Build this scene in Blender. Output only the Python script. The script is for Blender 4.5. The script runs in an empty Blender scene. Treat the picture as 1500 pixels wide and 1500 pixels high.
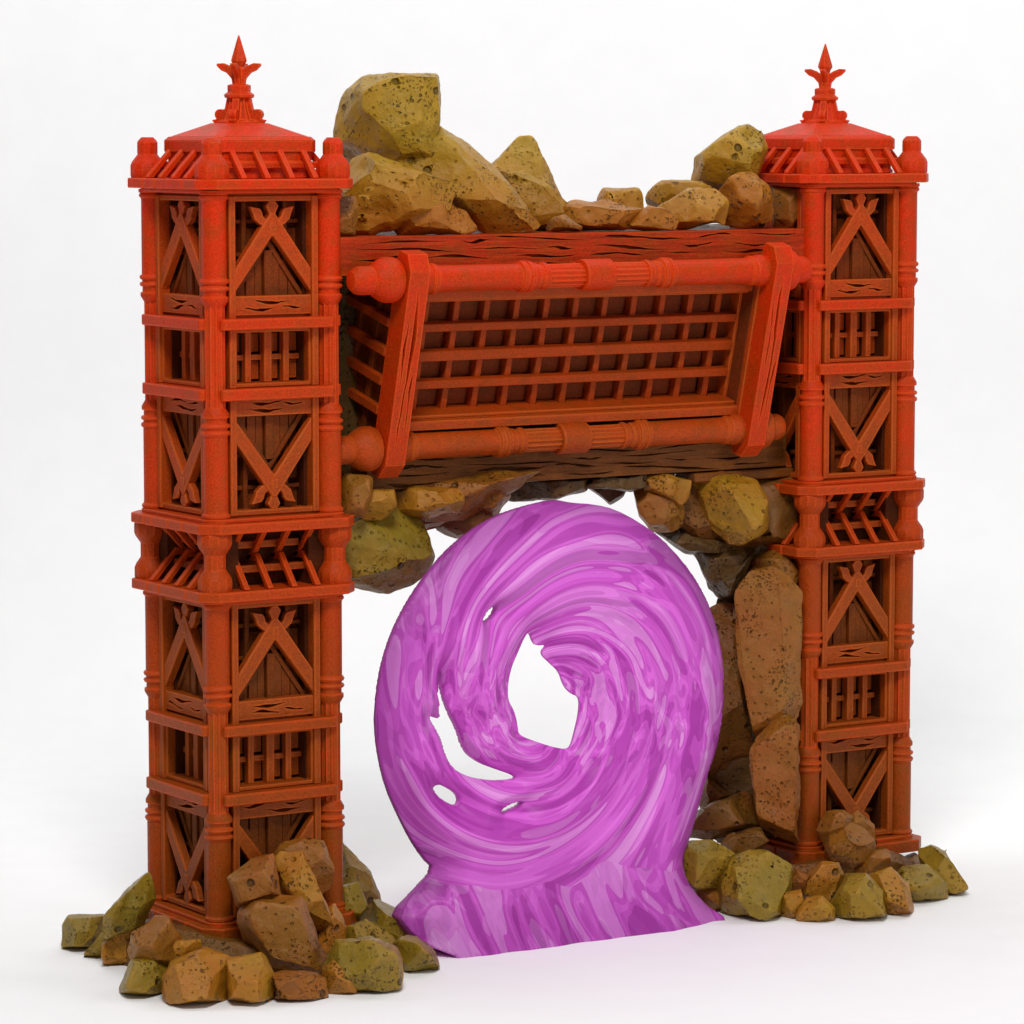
import bpy, bmesh, math, random
import numpy as np
from mathutils import Vector, Matrix, noise
from mathutils.geometry import tessellate_polygon

random.seed(7)
S = bpy.context.scene
COL = S.collection
PI = math.pi
GZ = -0.45                     # height of the white floor

# ---------------------------------------------------------------- camera
F_PX, YAW, PIT = 5520.3, 0.5701, 0.1025
CAM = Vector((-24.4895, -45.6769, 11.2283))
FW = Vector((math.sin(YAW) * math.cos(PIT), math.cos(YAW) * math.cos(PIT), -math.sin(PIT)))
RT = Vector((math.cos(YAW), -math.sin(YAW), 0))
UP = RT.cross(FW)
HD = Vector((math.sin(YAW), math.cos(YAW), 0))      # horizontal viewing direction


def ray(px, py):
    return FW + RT * ((px - 750) / F_PX) - UP * ((py - 750) / F_PX)


def on_y(px, py, y):
    d = ray(px, py)
    return CAM + d * ((y - CAM.y) / d.y)


def on_z(px, py, z):
    d = ray(px, py)
    return CAM + d * ((z - CAM.z) / d.z)


def on_plane(px, py, p, n):
    d = ray(px, py)
    return CAM + d * ((p - CAM).dot(n) / d.dot(n))


cam_d = bpy.data.cameras.new('camera')
cam_d.sensor_width = 36
cam_d.lens = F_PX / 1500 * 36
cam_d.clip_end = 600
cam_d.clip_start = 1
cam = bpy.data.objects.new('camera', cam_d)
cam.location = CAM
cam.rotation_euler = (PI / 2 - PIT, 0, -YAW)
COL.objects.link(cam)
S.camera = cam

# ---------------------------------------------------------------- materials


def new_mat(name):
    m = bpy.data.materials.new(name)
    m.use_nodes = True
    nt = m.node_tree
    nt.nodes.clear()
    out = nt.nodes.new('ShaderNodeOutputMaterial')
    b = nt.nodes.new('ShaderNodeBsdfPrincipled')
    nt.links.new(b.outputs[0], out.inputs[0])
    return m, nt, b, out


def ramp(nt, fac, stops, interp='LINEAR'):
    r = nt.nodes.new('ShaderNodeValToRGB')
    r.color_ramp.interpolation = interp
    el = r.color_ramp.elements
    while len(el) < len(stops):
        el.new(0.5)
    for e, (p, c) in zip(el, stops):
        e.position = p
        e.color = (*c, 1) if len(c) == 3 else c
    nt.links.new(fac, r.inputs[0])
    return r.outputs[0]


def noise_tex(nt, vec, scale, detail=4, rough=0.55):
    n = nt.nodes.new('ShaderNodeTexNoise')
    n.inputs['Scale'].default_value = scale
    n.inputs['Detail'].default_value = detail
    n.inputs['Roughness'].default_value = rough
    nt.links.new(vec, n.inputs['Vector'])
    return n.outputs[0]


def mix(nt, fac, a, b, mode='MIX'):
    n = nt.nodes.new('ShaderNodeMix')
    n.data_type = 'RGBA'
    n.blend_type = mode
    for sock, v in ((n.inputs[0], fac), (n.inputs[6], a), (n.inputs[7], b)):
        if isinstance(v, (int, float)):
            sock.default_value = v
        elif isinstance(v, tuple):
            sock.default_value = (*v, 1)
        else:
            nt.links.new(v, sock)
    return n.outputs[2]


def math_n(nt, op, a, b=None, clamp=False):
    n = nt.nodes.new('ShaderNodeMath')
    n.operation = op
    n.use_clamp = clamp
    for sock, v in ((n.inputs[0], a), (n.inputs[1], b)):
        if v is None:
            continue
        if isinstance(v, (int, float)):
            sock.default_value = v
        else:
            nt.links.new(v, sock)
    return n.outputs[0]


def bump(nt, b, height, strength, dist, chain=None):
    n = nt.nodes.new('ShaderNodeBump')
    n.inputs['Strength'].default_value = strength
    n.inputs['Distance'].default_value = dist
    nt.links.new(height, n.inputs['Height'])
    if chain is not None:
        nt.links.new(chain, n.inputs['Normal'])
    nt.links.new(n.outputs[0], b.inputs['Normal'])
    return n.outputs[0]


def paint_mat(name, top, low, worn, rough=0.42, spec=0.45, grain=0.004, zlo=0.0, zhi=10.5, edge=0.0, wood=0.0):
    """paint: `top` colour high on the piece running to `low` near the ground, rubbed to `worn` in patches"""
    m, nt, b, out = new_mat(name)
    g = nt.nodes.new('ShaderNodeNewGeometry')
    pos = g.outputs['Position']
    sep = nt.nodes.new('ShaderNodeSeparateXYZ')
    nt.links.new(pos, sep.inputs[0])
    n1 = noise_tex(nt, pos, 0.55, 3)
    h = math_n(nt, 'DIVIDE', math_n(nt, 'SUBTRACT', sep.outputs[2], zlo), zhi - zlo)
    h = math_n(nt, 'ADD', h, math_n(nt, 'MULTIPLY', math_n(nt, 'SUBTRACT', n1, 0.5), 0.9), True)
    c = ramp(nt, h, [(0.12, low), (0.95, top)])
    n2 = noise_tex(nt, pos, 3.2, 5, 0.65)
    c = mix(nt, math_n(nt, 'MULTIPLY', ramp(nt, n2, [(0.44, (0, 0, 0)), (0.68, (1, 1, 1))]), 0.75), c, worn)
    n3 = noise_tex(nt, pos, 48, 2, 0.7)
    c = mix(nt, 1.0, c, ramp(nt, n3, [(0.3, (0.66, 0.66, 0.66)), (0.7, (1.2, 1.2, 1.2))]), 'MULTIPLY')
    if wood:             # streaky grain along the beam
        mp = nt.nodes.new('ShaderNodeMapping')
        mp.inputs['Scale'].default_value = (0.8, 9, 13)
        nt.links.new(pos, mp.inputs[0])
        wd = noise_tex(nt, mp.outputs[0], 1.6, 5, 0.65)
        c = mix(nt, wood, c, ramp(nt, wd, [(0.35, (0.45, 0.45, 0.45)), (0.65, (1.15, 1.15, 1.15))]), 'MULTIPLY')
    if edge:             # paint rubbed thin and pale on the arrises
        bv = nt.nodes.new('ShaderNodeBevel')
        bv.samples = 4
        bv.inputs['Radius'].default_value = 0.045
        dt = nt.nodes.new('ShaderNodeVectorMath')
        dt.operation = 'DOT_PRODUCT'
        nt.links.new(bv.outputs[0], dt.inputs[0])
        nt.links.new(g.outputs['Normal'], dt.inputs[1])
        em = ramp(nt, dt.outputs['Value'], [(0.84, (1, 1, 1)), (0.992, (0, 0, 0))])
        em = math_n(nt, 'MULTIPLY', em, math_n(nt, 'MULTIPLY', n2, edge * 1.6), True)
        c = mix(nt, em, c, (min(.85, top[0] * 1.2 + .03), top[1] * 1.7 + .035, top[2] + .010))
    nt.links.new(c, b.inputs['Base Color'])
    b.inputs['Roughness'].default_value = rough
    b.inputs['Specular IOR Level'].default_value = spec
    mix_h = math_n(nt, 'ADD', n3, math_n(nt, 'MULTIPLY', noise_tex(nt, pos, 9, 4), 1.6))
    bump(nt, b, mix_h, 0.55, grain * 4)
    return m


M = {}
M['red'] = paint_mat('red_paint', (0.66, 0.030, 0.002), (0.29, 0.058, 0.004), (0.40, 0.050, 0.003), spec=.12, edge=1.0)
M['beam'] = paint_mat('red_beam_paint', (0.50, 0.034, 0.003), (0.33, 0.056, 0.003), (0.36, 0.052, 0.003), spec=.12, edge=.6, wood=.7)
M['rust'] = paint_mat('rust_timber', (0.50, 0.050, 0.003), (0.30, 0.060, 0.004), (0.29, 0.052, 0.004), rough=0.5, spec=.16, edge=1.0)
M['inner'] = paint_mat('shaded_inner_timber', (0.20, 0.026, 0.004), (0.15, 0.032, 0.005), (0.12, 0.028, 0.005), rough=0.6, spec=0.12)  # backing panels, with recess shade darkened into the colour
M['board'] = paint_mat('shaded_board_timber', (0.22, 0.032, 0.003), (0.17, 0.040, 0.004), (0.13, 0.034, 0.004), rough=0.55, spec=.12)  # set-back boards and lattice, recess shade mixed into their colour
M['worn'] = paint_mat('worn_timber', (0.42, 0.042, 0.003), (0.33, 0.052, 0.004), (0.28, 0.046, 0.004), rough=0.5, spec=.12)
M['brown'] = paint_mat('brown_timber', (0.25, 0.070, 0.010), (0.21, 0.068, 0.011), (0.17, 0.055, 0.010), rough=0.5, spec=.15, wood=.7)
M['deep_shade'] = paint_mat('shaded_wall_timber', (0.085, 0.014, 0.003), (0.07, 0.016, 0.003), (0.06, 0.014, 0.003), rough=0.7, spec=.08)  # tower wall behind the lattice, near-black recess shade put into its colour


def rock_mat(name, a, bcol, dark, seed=0.0, blush=False):
    m, nt, b, out = new_mat(name)
    g = nt.nodes.new('ShaderNodeNewGeometry')
    mp = nt.nodes.new('ShaderNodeMapping')
    mp.inputs['Location'].default_value = (seed, seed * 1.7, -seed)
    nt.links.new(g.outputs['Position'], mp.inputs[0])
    pos = mp.outputs[0]
    n1 = noise_tex(nt, pos, 0.9, 4, 0.6)
    c = ramp(nt, n1, [(0.36, a), (0.66, bcol)])
    n2 = noise_tex(nt, pos, 7, 6, 0.7)
    c = mix(nt, ramp(nt, n2, [(0.50, (0, 0, 0)), (0.75, (0.6, 0.6, 0.6))]), c, dark)
    if blush:            # orange airbrushing that runs up from the red beam onto the rocks on top of it
        sp = nt.nodes.new('ShaderNodeSeparateXYZ')
        nt.links.new(g.outputs['Position'], sp.inputs[0])
        up = math_n(nt, 'DIVIDE', math_n(nt, 'SUBTRACT', math_n(nt, 'ADD', 10.55, n1), sp.outputs[2]), 1.3, True)
        hi = math_n(nt, 'GREATER_THAN', sp.outputs[2], 9.4)
        c = mix(nt, math_n(nt, 'MULTIPLY', math_n(nt, 'MULTIPLY', up, hi), 0.75), c, (0.36, 0.10, 0.008))
    pt = ramp(nt, g.outputs['Pointiness'], [(0.50, (0, 0, 0)), (0.60, (1, 1, 1))])
    c = mix(nt, math_n(nt, 'MULTIPLY', pt, 0.55), c, tuple(min(1, x * 1.5 + .03) for x in bcol))
    # pits of two sizes, only in some cells and thicker in some patches
    patch = ramp(nt, noise_tex(nt, pos, 1.5, 3), [(0.48, (0, 0, 0)), (0.64, (1, 1, 1))])

    def pits(scale, r0, r1, keep):
        v = nt.nodes.new('ShaderNodeTexVoronoi')
        v.inputs['Scale'].default_value = scale
        wob = nt.nodes.new('ShaderNodeMixRGB')
        wob.blend_type = 'ADD'
        wob.inputs[0].default_value = 0.06
        nn = nt.nodes.new('ShaderNodeTexNoise')
        nn.inputs['Scale'].default_value = scale * 1.4
        nt.links.new(pos, nn.inputs['Vector'])
        nt.links.new(pos, wob.inputs[1])
        nt.links.new(nn.outputs['Color'], wob.inputs[2])
        nt.links.new(wob.outputs[0], v.inputs['Vector'])
        hole = ramp(nt, v.outputs['Distance'], [(r0, (1, 1, 1)), (r1, (0, 0, 0))])
        sepc = nt.nodes.new('ShaderNodeSeparateColor')
        nt.links.new(v.outputs['Color'], sepc.inputs[0])
        k = math_n(nt, 'GREATER_THAN', sepc.outputs[0], keep)
        return math_n(nt, 'MULTIPLY', hole, k)
    p1 = pits(3.4, 0.12, 0.22, 0.70)
    p2 = math_n(nt, 'MULTIPLY', pits(11, 0.14, 0.28, 0.52), math_n(nt, 'ADD', math_n(nt, 'MULTIPLY', patch, 0.6), 0.4))
    p3 = math_n(nt, 'MULTIPLY', pits(24, 0.2, 0.4, 0.5), patch)
    pit = math_n(nt, 'MAXIMUM', math_n(nt, 'MAXIMUM', p1, p2), math_n(nt, 'MULTIPLY', p3, 0.7))
    c = mix(nt, math_n(nt, 'MULTIPLY', pit, 0.72), c, tuple(x * 0.3 for x in dark))
    nt.links.new(c, b.inputs['Base Color'])
    b.inputs['Roughness'].default_value = 0.38
    b.inputs['Specular IOR Level'].default_value = 0.3
    b0 = nt.nodes.new('ShaderNodeBump')
    b0.inputs['Strength'].default_value = 0.8
    b0.inputs['Distance'].default_value = 0.05
    nt.links.new(math_n(nt, 'ADD', noise_tex(nt, pos, 6, 8, 0.62), math_n(nt, 'MULTIPLY', noise_tex(nt, pos, 50, 2), 0.15)), b0.inputs['Height'])
    bump(nt, b, math_n(nt, 'MULTIPLY', pit, -1.0), 1.0, 0.07, b0.outputs[0])
    return m


M['olive'] = rock_mat('olive_stone', (0.32, 0.192, 0.009), (0.42, 0.225, 0.010), (0.20, 0.115, 0.010), blush=True)
M['olive_dark'] = rock_mat('dark_olive_stone', (0.22, 0.145, 0.009), (0.30, 0.165, 0.009), (0.14, 0.085, 0.009), 1.9)  # darker tone of the olive stone, mostly for the foot heaps
M['ochre'] = rock_mat('ochre_stone', (0.34, 0.17, 0.008), (0.37, 0.125, 0.007), (0.20, 0.085, 0.008), 3.1, blush=True)
M['tan'] = rock_mat('tan_stone', (0.26, 0.105, 0.009), (0.29, 0.080, 0.007), (0.16, 0.06, 0.008), 5.7)
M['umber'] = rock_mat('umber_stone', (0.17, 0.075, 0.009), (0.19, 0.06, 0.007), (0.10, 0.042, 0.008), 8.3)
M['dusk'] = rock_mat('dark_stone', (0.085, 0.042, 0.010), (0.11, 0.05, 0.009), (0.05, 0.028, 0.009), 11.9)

# purple resin
m, nt, b, out = new_mat('purple_resin')


def attr(name):
    at = nt.nodes.new('ShaderNodeAttribute')
    at.attribute_name = name
    return at


def marble(vec):
    def layer(loc, scale, dist, stops):
        mp = nt.nodes.new('ShaderNodeMapping')
        mp.inputs['Location'].default_value = loc
        nt.links.new(vec, mp.inputs[0])
        n = nt.nodes.new('ShaderNodeTexNoise')
        n.inputs['Scale'].default_value = scale
        n.inputs['Detail'].default_value = 0.6
        n.inputs['Roughness'].default_value = 0.4
        n.inputs['Distortion'].default_value = dist
        nt.links.new(mp.outputs[0], n.inputs['Vector'])
        return ramp(nt, n.outputs[0], stops, 'CONSTANT')
    c1 = layer((0, 0, 0), 1.15, 0.8, [(0.0, (0.466, 0.044, 0.424)), (0.40, (0.700, 0.106, 0.647)), (0.47, (0.848, 0.175, 0.795)), (0.535, (0.678, 0.100, 0.625)), (0.60, (0.900, 0.338, 0.859))])
    c2 = layer((13.1, 4.2, 7.7), 1.45, 1.0, [(0.0, (0.530, 0.056, 0.477)), (0.43, (0.806, 0.138, 0.753)), (0.54, (0.657, 0.094, 0.604)), (0.62, (0.900, 0.375, 0.860))])
    c3 = layer((-7, 3, 1), 3.1, 0.9, [(0.0, (0.95, 0.9, 0.95)), (0.38, (1, 1, 1)), (0.66, (1.08, 1.3, 1.08))])
    return mix(nt, 1.0, mix(nt, 0.30, c1, c2), c3, 'MULTIPLY')


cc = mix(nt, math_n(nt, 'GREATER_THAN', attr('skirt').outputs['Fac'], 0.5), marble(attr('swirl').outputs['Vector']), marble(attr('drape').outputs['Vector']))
# the colour is darkened towards the rim and the foot, not round the eye
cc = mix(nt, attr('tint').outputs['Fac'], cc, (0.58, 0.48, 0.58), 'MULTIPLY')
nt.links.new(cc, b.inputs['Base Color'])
b.inputs['Roughness'].default_value = 0.42
b.inputs['Specular IOR Level'].default_value = 0.22
tr = nt.nodes.new('ShaderNodeBsdfTranslucent')
nt.links.new(cc, tr.inputs['Color'])
ms = nt.nodes.new('ShaderNodeMixShader')
ms.inputs[0].default_value = 0.15
nt.links.new(b.outputs[0], ms.inputs[1])
nt.links.new(tr.outputs[0], ms.inputs[2])
nt.links.new(ms.outputs[0], out.inputs[0])
M['purple'] = m

m, nt, b, out = new_mat('white_floor')
g = nt.nodes.new('ShaderNodeNewGeometry')
nt.links.new(ramp(nt, noise_tex(nt, g.outputs['Position'], 1.2, 3), [(0.3, (0.93, 0.93, 0.93)), (0.7, (0.95, 0.95, 0.95))]), b.inputs['Base Color'])
b.inputs['Roughness'].default_value = 0.8
b.inputs['Specular IOR Level'].default_value = 0.1
M['floor'] = m

# ---------------------------------------------------------------- mesh helpers


class MB:
    def __init__(s):
        s.v, s.f, s.sm = [], [], []

    def add(s, vs, fs, smooth=False):
        o = len(s.v)
        s.v += [tuple(v) for v in vs]
        s.f += [[i + o for i in f] for f in fs]
        s.sm += [smooth] * len(fs)

    def box(s, x0, x1, y0, y1, z0, z1):
        s.add([(x, y, z) for z in (z0, z1) for y in (y0, y1) for x in (x0, x1)],
              [(0, 2, 3, 1), (4, 5, 7, 6), (0, 1, 5, 4), (2, 6, 7, 3), (0, 4, 6, 2), (1, 3, 7, 5)])

    def prism(s, poly, to3, d0, d1):
        """poly: (a, b) list; to3(a, b, d) -> point"""
        n = len(poly)
        vs = [to3(a, b_, d0) for a, b_ in poly] + [to3(a, b_, d1) for a, b_ in poly]
        tri = tessellate_polygon([[Vector((a, b_, 0)) for a, b_ in poly]])
        fs = [list(t) for t in tri] + [[i + n for i in reversed(t)] for t in tri]
        fs += [(i, (i + 1) % n, (i + 1) % n + n, i + n) for i in range(n)]
        s.add(vs, fs)

    def ngon_prism(s, poly, to3, d0, d1):
        n = len(poly)
        vs = [to3(a, b_, d0) for a, b_ in poly] + [to3(a, b_, d1) for a, b_ in poly]
        fs = [list(range(n)), list(range(2 * n - 1, n - 1, -1))]
        fs += [(i, (i + 1) % n, (i + 1) % n + n, i + n) for i in range(n)]
        s.add(vs, fs)

    def lathe(s, prof, seg=16, mat=None, phase=0.0, smooth=True, flute=0):
        """prof: (r, z) from bottom to top"""
        vs = []
        for r, z in prof:
            for i in range(seg):
                a = phase + 2 * PI * i / seg
                rr = r * (0.86 if flute and i % 2 else 1)
                p = Vector((rr * math.cos(a), rr * math.sin(a), z))
                vs.append(mat @ p if mat else p)
        k = len(prof)
        fs = []
        for j in range(k - 1):
            for i in range(seg):
                i2 = (i + 1) % seg
                fs.append((j * seg + i, j * seg + i2, (j + 1) * seg + i2, (j + 1) * seg + i))
        fs.append(tuple(reversed(range(seg))))
        fs.append(tuple((k - 1) * seg + i for i in range(seg)))
        s.add(vs, fs, smooth)

    def slab(s, h, c, z0, z1, h2=None, notch=()):
        """square plate of half size h with corners cut by c"""
        def ring(h):
            return [(-h + c, -h), (h - c, -h), (h, -h + c), (h, h - c), (h - c, h), (-h + c, h), (-h, h - c), (-h, -h + c)]
        a, b_ = ring(h), ring(h2 or h)
        if notch:
            cut = [q for y in notch for q in ((-h, y - .018), (-h + .06, y - .004), (-h, y + .012))]
            a = b_ = [a[7]] + cut + a[6:7] + a[5::-1]
            a = b_ = a[::-1]
            m_ = len(a)
            s.ngon_prism(a, lambda x, y, z: (x, y, z), z0, z1)
            return
        vs = [(x, y, z0) for x, y in a] + [(x, y, z1) for x, y in b_]
        s.add(vs, [list(range(7, -1, -1)), list(range(8, 16))] + [(i, (i + 1) % 8, (i + 1) % 8 + 8, i + 8) for i in range(8)])

    def slit_panel(s, x0, x1, z0, z1, to3, d_front, d_back, slits, depth):
        """a board with ragged through-cut cracks: to3(a, z, d)"""
        outer = [(x0, z0), (x1, z0), (x1, z1), (x0, z1)]
        polys = [outer] + slits
        flat = [p for q in polys for p in q]
        tri = tessellate_polygon([[Vector((a, b_, 0)) for a, b_ in q] for q in polys])
        n = len(flat)
        vs = [to3(a, b_, d_front) for a, b_ in flat]
        fs = [list(t) for t in tri]
        s.add(vs, fs)
        vs = [to3(a, b_, d) for d in (d_front, d_back) for a, b_ in outer]
        s.add(vs, [(0, 1, 5, 4), (1, 2, 6, 5), (2, 3, 7, 6), (3, 0, 4, 7), (4, 5, 6, 7)])
        for q in slits:
            k = len(q)
            ca = sum(a for a, _ in q) / k
            cb = sum(b_ for _, b_ in q) / k
            vs = [to3(a, b_, d_front) for a, b_ in q] + [to3(ca + (a - ca) * 0.9, cb + (b_ - cb) * 0.45, d_front + (d_back - d_front) * depth) for a, b_ in q]
            s.add(vs, [(i, (i + 1) % k, (i + 1) % k + k, i + k) for i in range(k)] + [list(range(k, 2 * k))])

    def build(s, name, mat, parent=None, bevel=0.0, angle=35, recalc=True, seg=1):
        me = bpy.data.meshes.new(name)
        bm = bmesh.new()
        bv = [bm.verts.new(v) for v in s.v]
        for f, sm in zip(s.f, s.sm):
            try:
                face = bm.faces.new([bv[i] for i in f])
                face.smooth = sm
            except ValueError:
                pass
        bmesh.ops.remove_doubles(bm, verts=bm.verts, dist=1e-5)
        if recalc:
            bmesh.ops.recalc_face_normals(bm, faces=bm.faces)
        bm.to_mesh(me)
        bm.free()
        if any(s.sm):
            me.set_sharp_from_angle(angle=math.radians(angle))
        me.materials.append(M[mat] if isinstance(mat, str) else mat)
        o = bpy.data.objects.new(name, me)
        COL.objects.link(o)
        if parent:
            o.parent = parent
        if bevel:
            md = o.modifiers.new('edge', 'BEVEL')
            md.width = bevel
            md.segments = seg
            md.limit_method = 'ANGLE'
            md.angle_limit = math.radians(40)
            md.harden_normals = False
        return o


def tag(o, label=None, cat=None, group=None, kind=None):
    for k, v in (('label', label), ('category', cat), ('group', group), ('kind', kind)):
        if v:
            o[k] = v
    return o


def empty(name, loc, label, cat, group=None):
    o = bpy.data.objects.new(name, None)
    o.empty_display_size = 0.2
    o.location = loc
    COL.objects.link(o)
    return tag(o, label, cat, group)


def dup_tree(o, parent=None):
    c = o.copy()
    COL.objects.link(c)
    if parent:
        c.parent = parent
    for ch in list(o.children):
        dup_tree(ch, c)
    return c


def slit(cx, cz, L, w, rng, n=8):
    """a long tapering crack outline that wanders a little"""
    top, bot = [], []
    sk = rng.uniform(-0.05, 0.05) * L
    p1, p2 = rng.uniform(0, 6), rng.uniform(0, 6)
    bias = rng.uniform(.5, 1.6)
    for i in range(1, n):
        t = (i + rng.uniform(-.25, .25)) / n
        x = cx - L / 2 + L * t
        mid = cz + sk * (t - 0.5) + w * .45 * math.sin(p1 + 5 * t) + rng.uniform(-.12, .12) * w
        h = w / 2 * math.sin(PI * t ** bias) ** 0.75 * (.85 + .35 * math.sin(p2 + 9 * t))
        h = max(h, .0035)
        top.append((x, mid + h))
        bot.append((x, mid - h))
    return [(cx - L / 2, cz - sk / 2 + w * .45 * math.sin(p1))] + bot + [(cx + L / 2, cz + sk / 2 + w * .45 * math.sin(p1 + 5))] + top[::-1]


# ---------------------------------------------------------------- tower
W2 = 0.7923                  # half of the axis distance used by the survey
H_POST, H_CORN, CH = 0.895, 1.236, 0.22
Z_BASE, Z_BASE_T = -0.02, 0.166
Z_LB, Z_LT, Z_UB, Z_UT, Z_RB, Z_RT = 4.70, 4.842, 5.640, 5.780, 10.346, 10.485
SEC = 4.55                   # height of one timber-framed section


def front3(a, z, d):         # face coordinates: a along the face, d outward
    return (a, -d, z)


def rotk(o, k):
    o.rotation_euler = (0, 0, -k * PI / 2)
    return o


def tower_meshes(root):
    """the first tower; every part is a mesh of its own"""
    # inner wall, pedestal
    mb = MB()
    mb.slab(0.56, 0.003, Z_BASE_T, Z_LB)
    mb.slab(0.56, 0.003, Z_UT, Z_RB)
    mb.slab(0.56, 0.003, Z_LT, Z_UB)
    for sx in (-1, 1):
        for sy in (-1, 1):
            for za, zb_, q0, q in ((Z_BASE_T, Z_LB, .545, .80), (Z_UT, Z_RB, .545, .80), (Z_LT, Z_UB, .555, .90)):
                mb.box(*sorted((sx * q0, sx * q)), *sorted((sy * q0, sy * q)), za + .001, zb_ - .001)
    mb.build('wall', 'deep_shade', root, 0.01)
    mb = MB()
    mb.slab(0.98, 0.3, GZ - 0.02, Z_BASE)
    mb.build('pedestal', 'brown', root, 0.02)
    # cornices
    for z0, z1, up in ((Z_BASE, Z_BASE_T, 1), (Z_LB, Z_LT, -1), (Z_UB, Z_UT, 1), (Z_RB, Z_RT, -1)):
        mb = MB()
        mb.slab(H_CORN, CH, z0, z1, notch=(-.52, -.1, .38, .62) if up > 0 else (-.62, .2, .55))
        if up > 0:
            mb.slab(1.10, 0.2, z1 + 0.001, z1 + 0.055)
        else:
            mb.slab(1.10, 0.2, z0 - 0.055, z0 - 0.001)
        mb.build('cornice', 'red', root, 0.014)
    # corner posts
    r = 0.172
    prof = [(r + .035, 0), (r + .035, .045), (r + .012, .06), (r + .03, .075), (r + .03, .105), (r + .005, .13), (r, .16), (r, 1.20)]
    rings = [(r + .02, 1.205), (r + .034, 1.235), (r + .02, 1.265), (r - .004, 1.275), (r - .004, 1.30), (r + .022, 1.31), (r + .034, 1.335), (r + .02, 1.36),
             (r - .008, 1.37), (r - .008, 1.44), (r + .02, 1.45), (r + .02, 1.50), (r - .03, 1.585)]
    flute_z = (1.585, SEC - 1.585)

    def mirror(p):
        return [(a, SEC - z) for a, z in reversed(p)]
    for z0 in (Z_BASE_T, Z_UT):
        for k, (sx, sy) in enumerate(((-1, -1), (1, -1), (1, 1), (-1, 1))):
            mt = Matrix.Translation((sx * H_POST, sy * H_POST, z0))
            mb = MB()
            mb.lathe(prof + rings, 16, mt, PI / 16)
            mb.lathe([(r - .03, flute_z[0] - .001), (r - .03, flute_z[1] + .001)], 20, mt, 0, False, flute=1)
            mb.lathe(mirror(prof + rings), 16, mt, PI / 16)
            mb.build('corner_post', 'red', root, 0, 30)
    # faces
    rng = random.Random(3)

    def panel(z0, flip, k):
        """one braced bay (upright, or mirrored with flip) on face k"""
        def m(z):
            return z0 + (SEC - z if flip else z)

        def t3(a, z, d):
            return (a, -d, m(z))
        fr = MB()
        for s in (-1, 1):
            fr.box(*sorted((s * .60, s * .70)), -.975, -.70, *sorted((m(2.79), m(4.47))))
        fr.box(-.70, .70, -.94, -.70, *sorted((m(4.40), m(4.475))))
        fr.box(-.72, .72, -.90, -.50, *sorted((m(4.476), m(4.56))))
        fr.box(-.70, .70, -.86, -.60, *sorted((m(2.78), m(2.84))))
        frame = rotk(fr.build('timber_frame', 'rust', root, 0.012), k)
        # plank with cracks
        pk = MB()
        sl = [slit(rng.uniform(-.2, .15), 3.02, .6, .05, rng), slit(rng.uniform(-.3, -.1), 2.925, .5, .045, rng), slit(.3, 2.94, .34, .035, rng)]
        pk.slit_panel(-.60, .60, 2.84, 3.10, t3, .925, .74, sl, 0.8)
        pk.build('plank', 'rust', frame)
        # chevron brace and its leaf finial
        br = MB()
        br.prism([(-.6, 3.15), (-.6, 3.46), (-.03, 4.24), (.03, 4.24), (.6, 3.46), (.6, 3.15), (0, 3.93)], t3, .945, .81)
        brace = br.build('brace', 'rust', frame, 0.014)
        lf = MB()
        lf.prism([(-.04, 4.18), (.04, 4.18), (.055, 4.24), (.10, 4.335), (.05, 4.40), (-.05, 4.40), (-.10, 4.335), (-.055, 4.24)], t3, .935, .82)
        for s in (-1, 1):
            q = [(.06, 4.07), (.12, 4.04), (.20, 4.085), (.275, 4.15), (.30, 4.23), (.35, 4.33), (.27, 4.315), (.19, 4.30), (.155, 4.25), (.14, 4.185), (.075, 4.14)]
            lf.prism([(s * a, z) for a, z in q], t3, .93, .83)
        # peg plate on the joint
        lf.prism([(-.06, 3.985), (.06, 3.985), (.045, 4.12), (-.045, 4.12)], t3, .953, .90)
        lf.build('leaf_finial', 'rust', brace, 0.012)
        # boards inside the chevron
        bd = MB()
        xs = [-.6, -.34, -.30, -.22, -.18, -.065, .065, .18, .22, .30, .34, .6]
        for a0, a1 in ((-.6, -.345), (-.33, -.20), (-.185, -.075), (-.06, .06), (.075, .185), (.20, .33), (.345, .6)):
            zt0 = 3.80 - abs(a0) * 1.28
            zt1 = 3.80 - abs(a1) * 1.28
            dd = .80 if abs(a0 + a1) < .01 else .745 + .018 * ((int(abs(a0) * 100)) % 2)
            poly = [(a0, 3.06), (a1, 3.06), (a1, max(3.07, zt1)), (a0, max(3.07, zt0))]
            bd.prism(poly, t3, dd, .55)
        bd.prism([(-.60, 3.06), (-.52, 3.06), (0, 3.79), (.52, 3.06), (.60, 3.06), (0, 3.90)], t3, .785, .60)
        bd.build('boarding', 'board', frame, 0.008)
        # lattice behind the chevron
        lt = MB()
        for z in (4.12, 3.66):
            lt.box(-.613, .613, -.66, -.58, *sorted((m(z - .03), m(z + .03))))
        for a in (-.32, .32):
            lt.box(a - .035, a + .035, -.70, -.55, *sorted((m(3.45), m(4.42))))
        for a in (-.50, -.14, .14, .50):
            for z in (3.42, 3.89, 4.29):
                lt.box(a - .10, a + .10, -.595, -.55, *sorted((m(z - .15), m(z + .13))))
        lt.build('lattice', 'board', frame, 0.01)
        return frame

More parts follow.
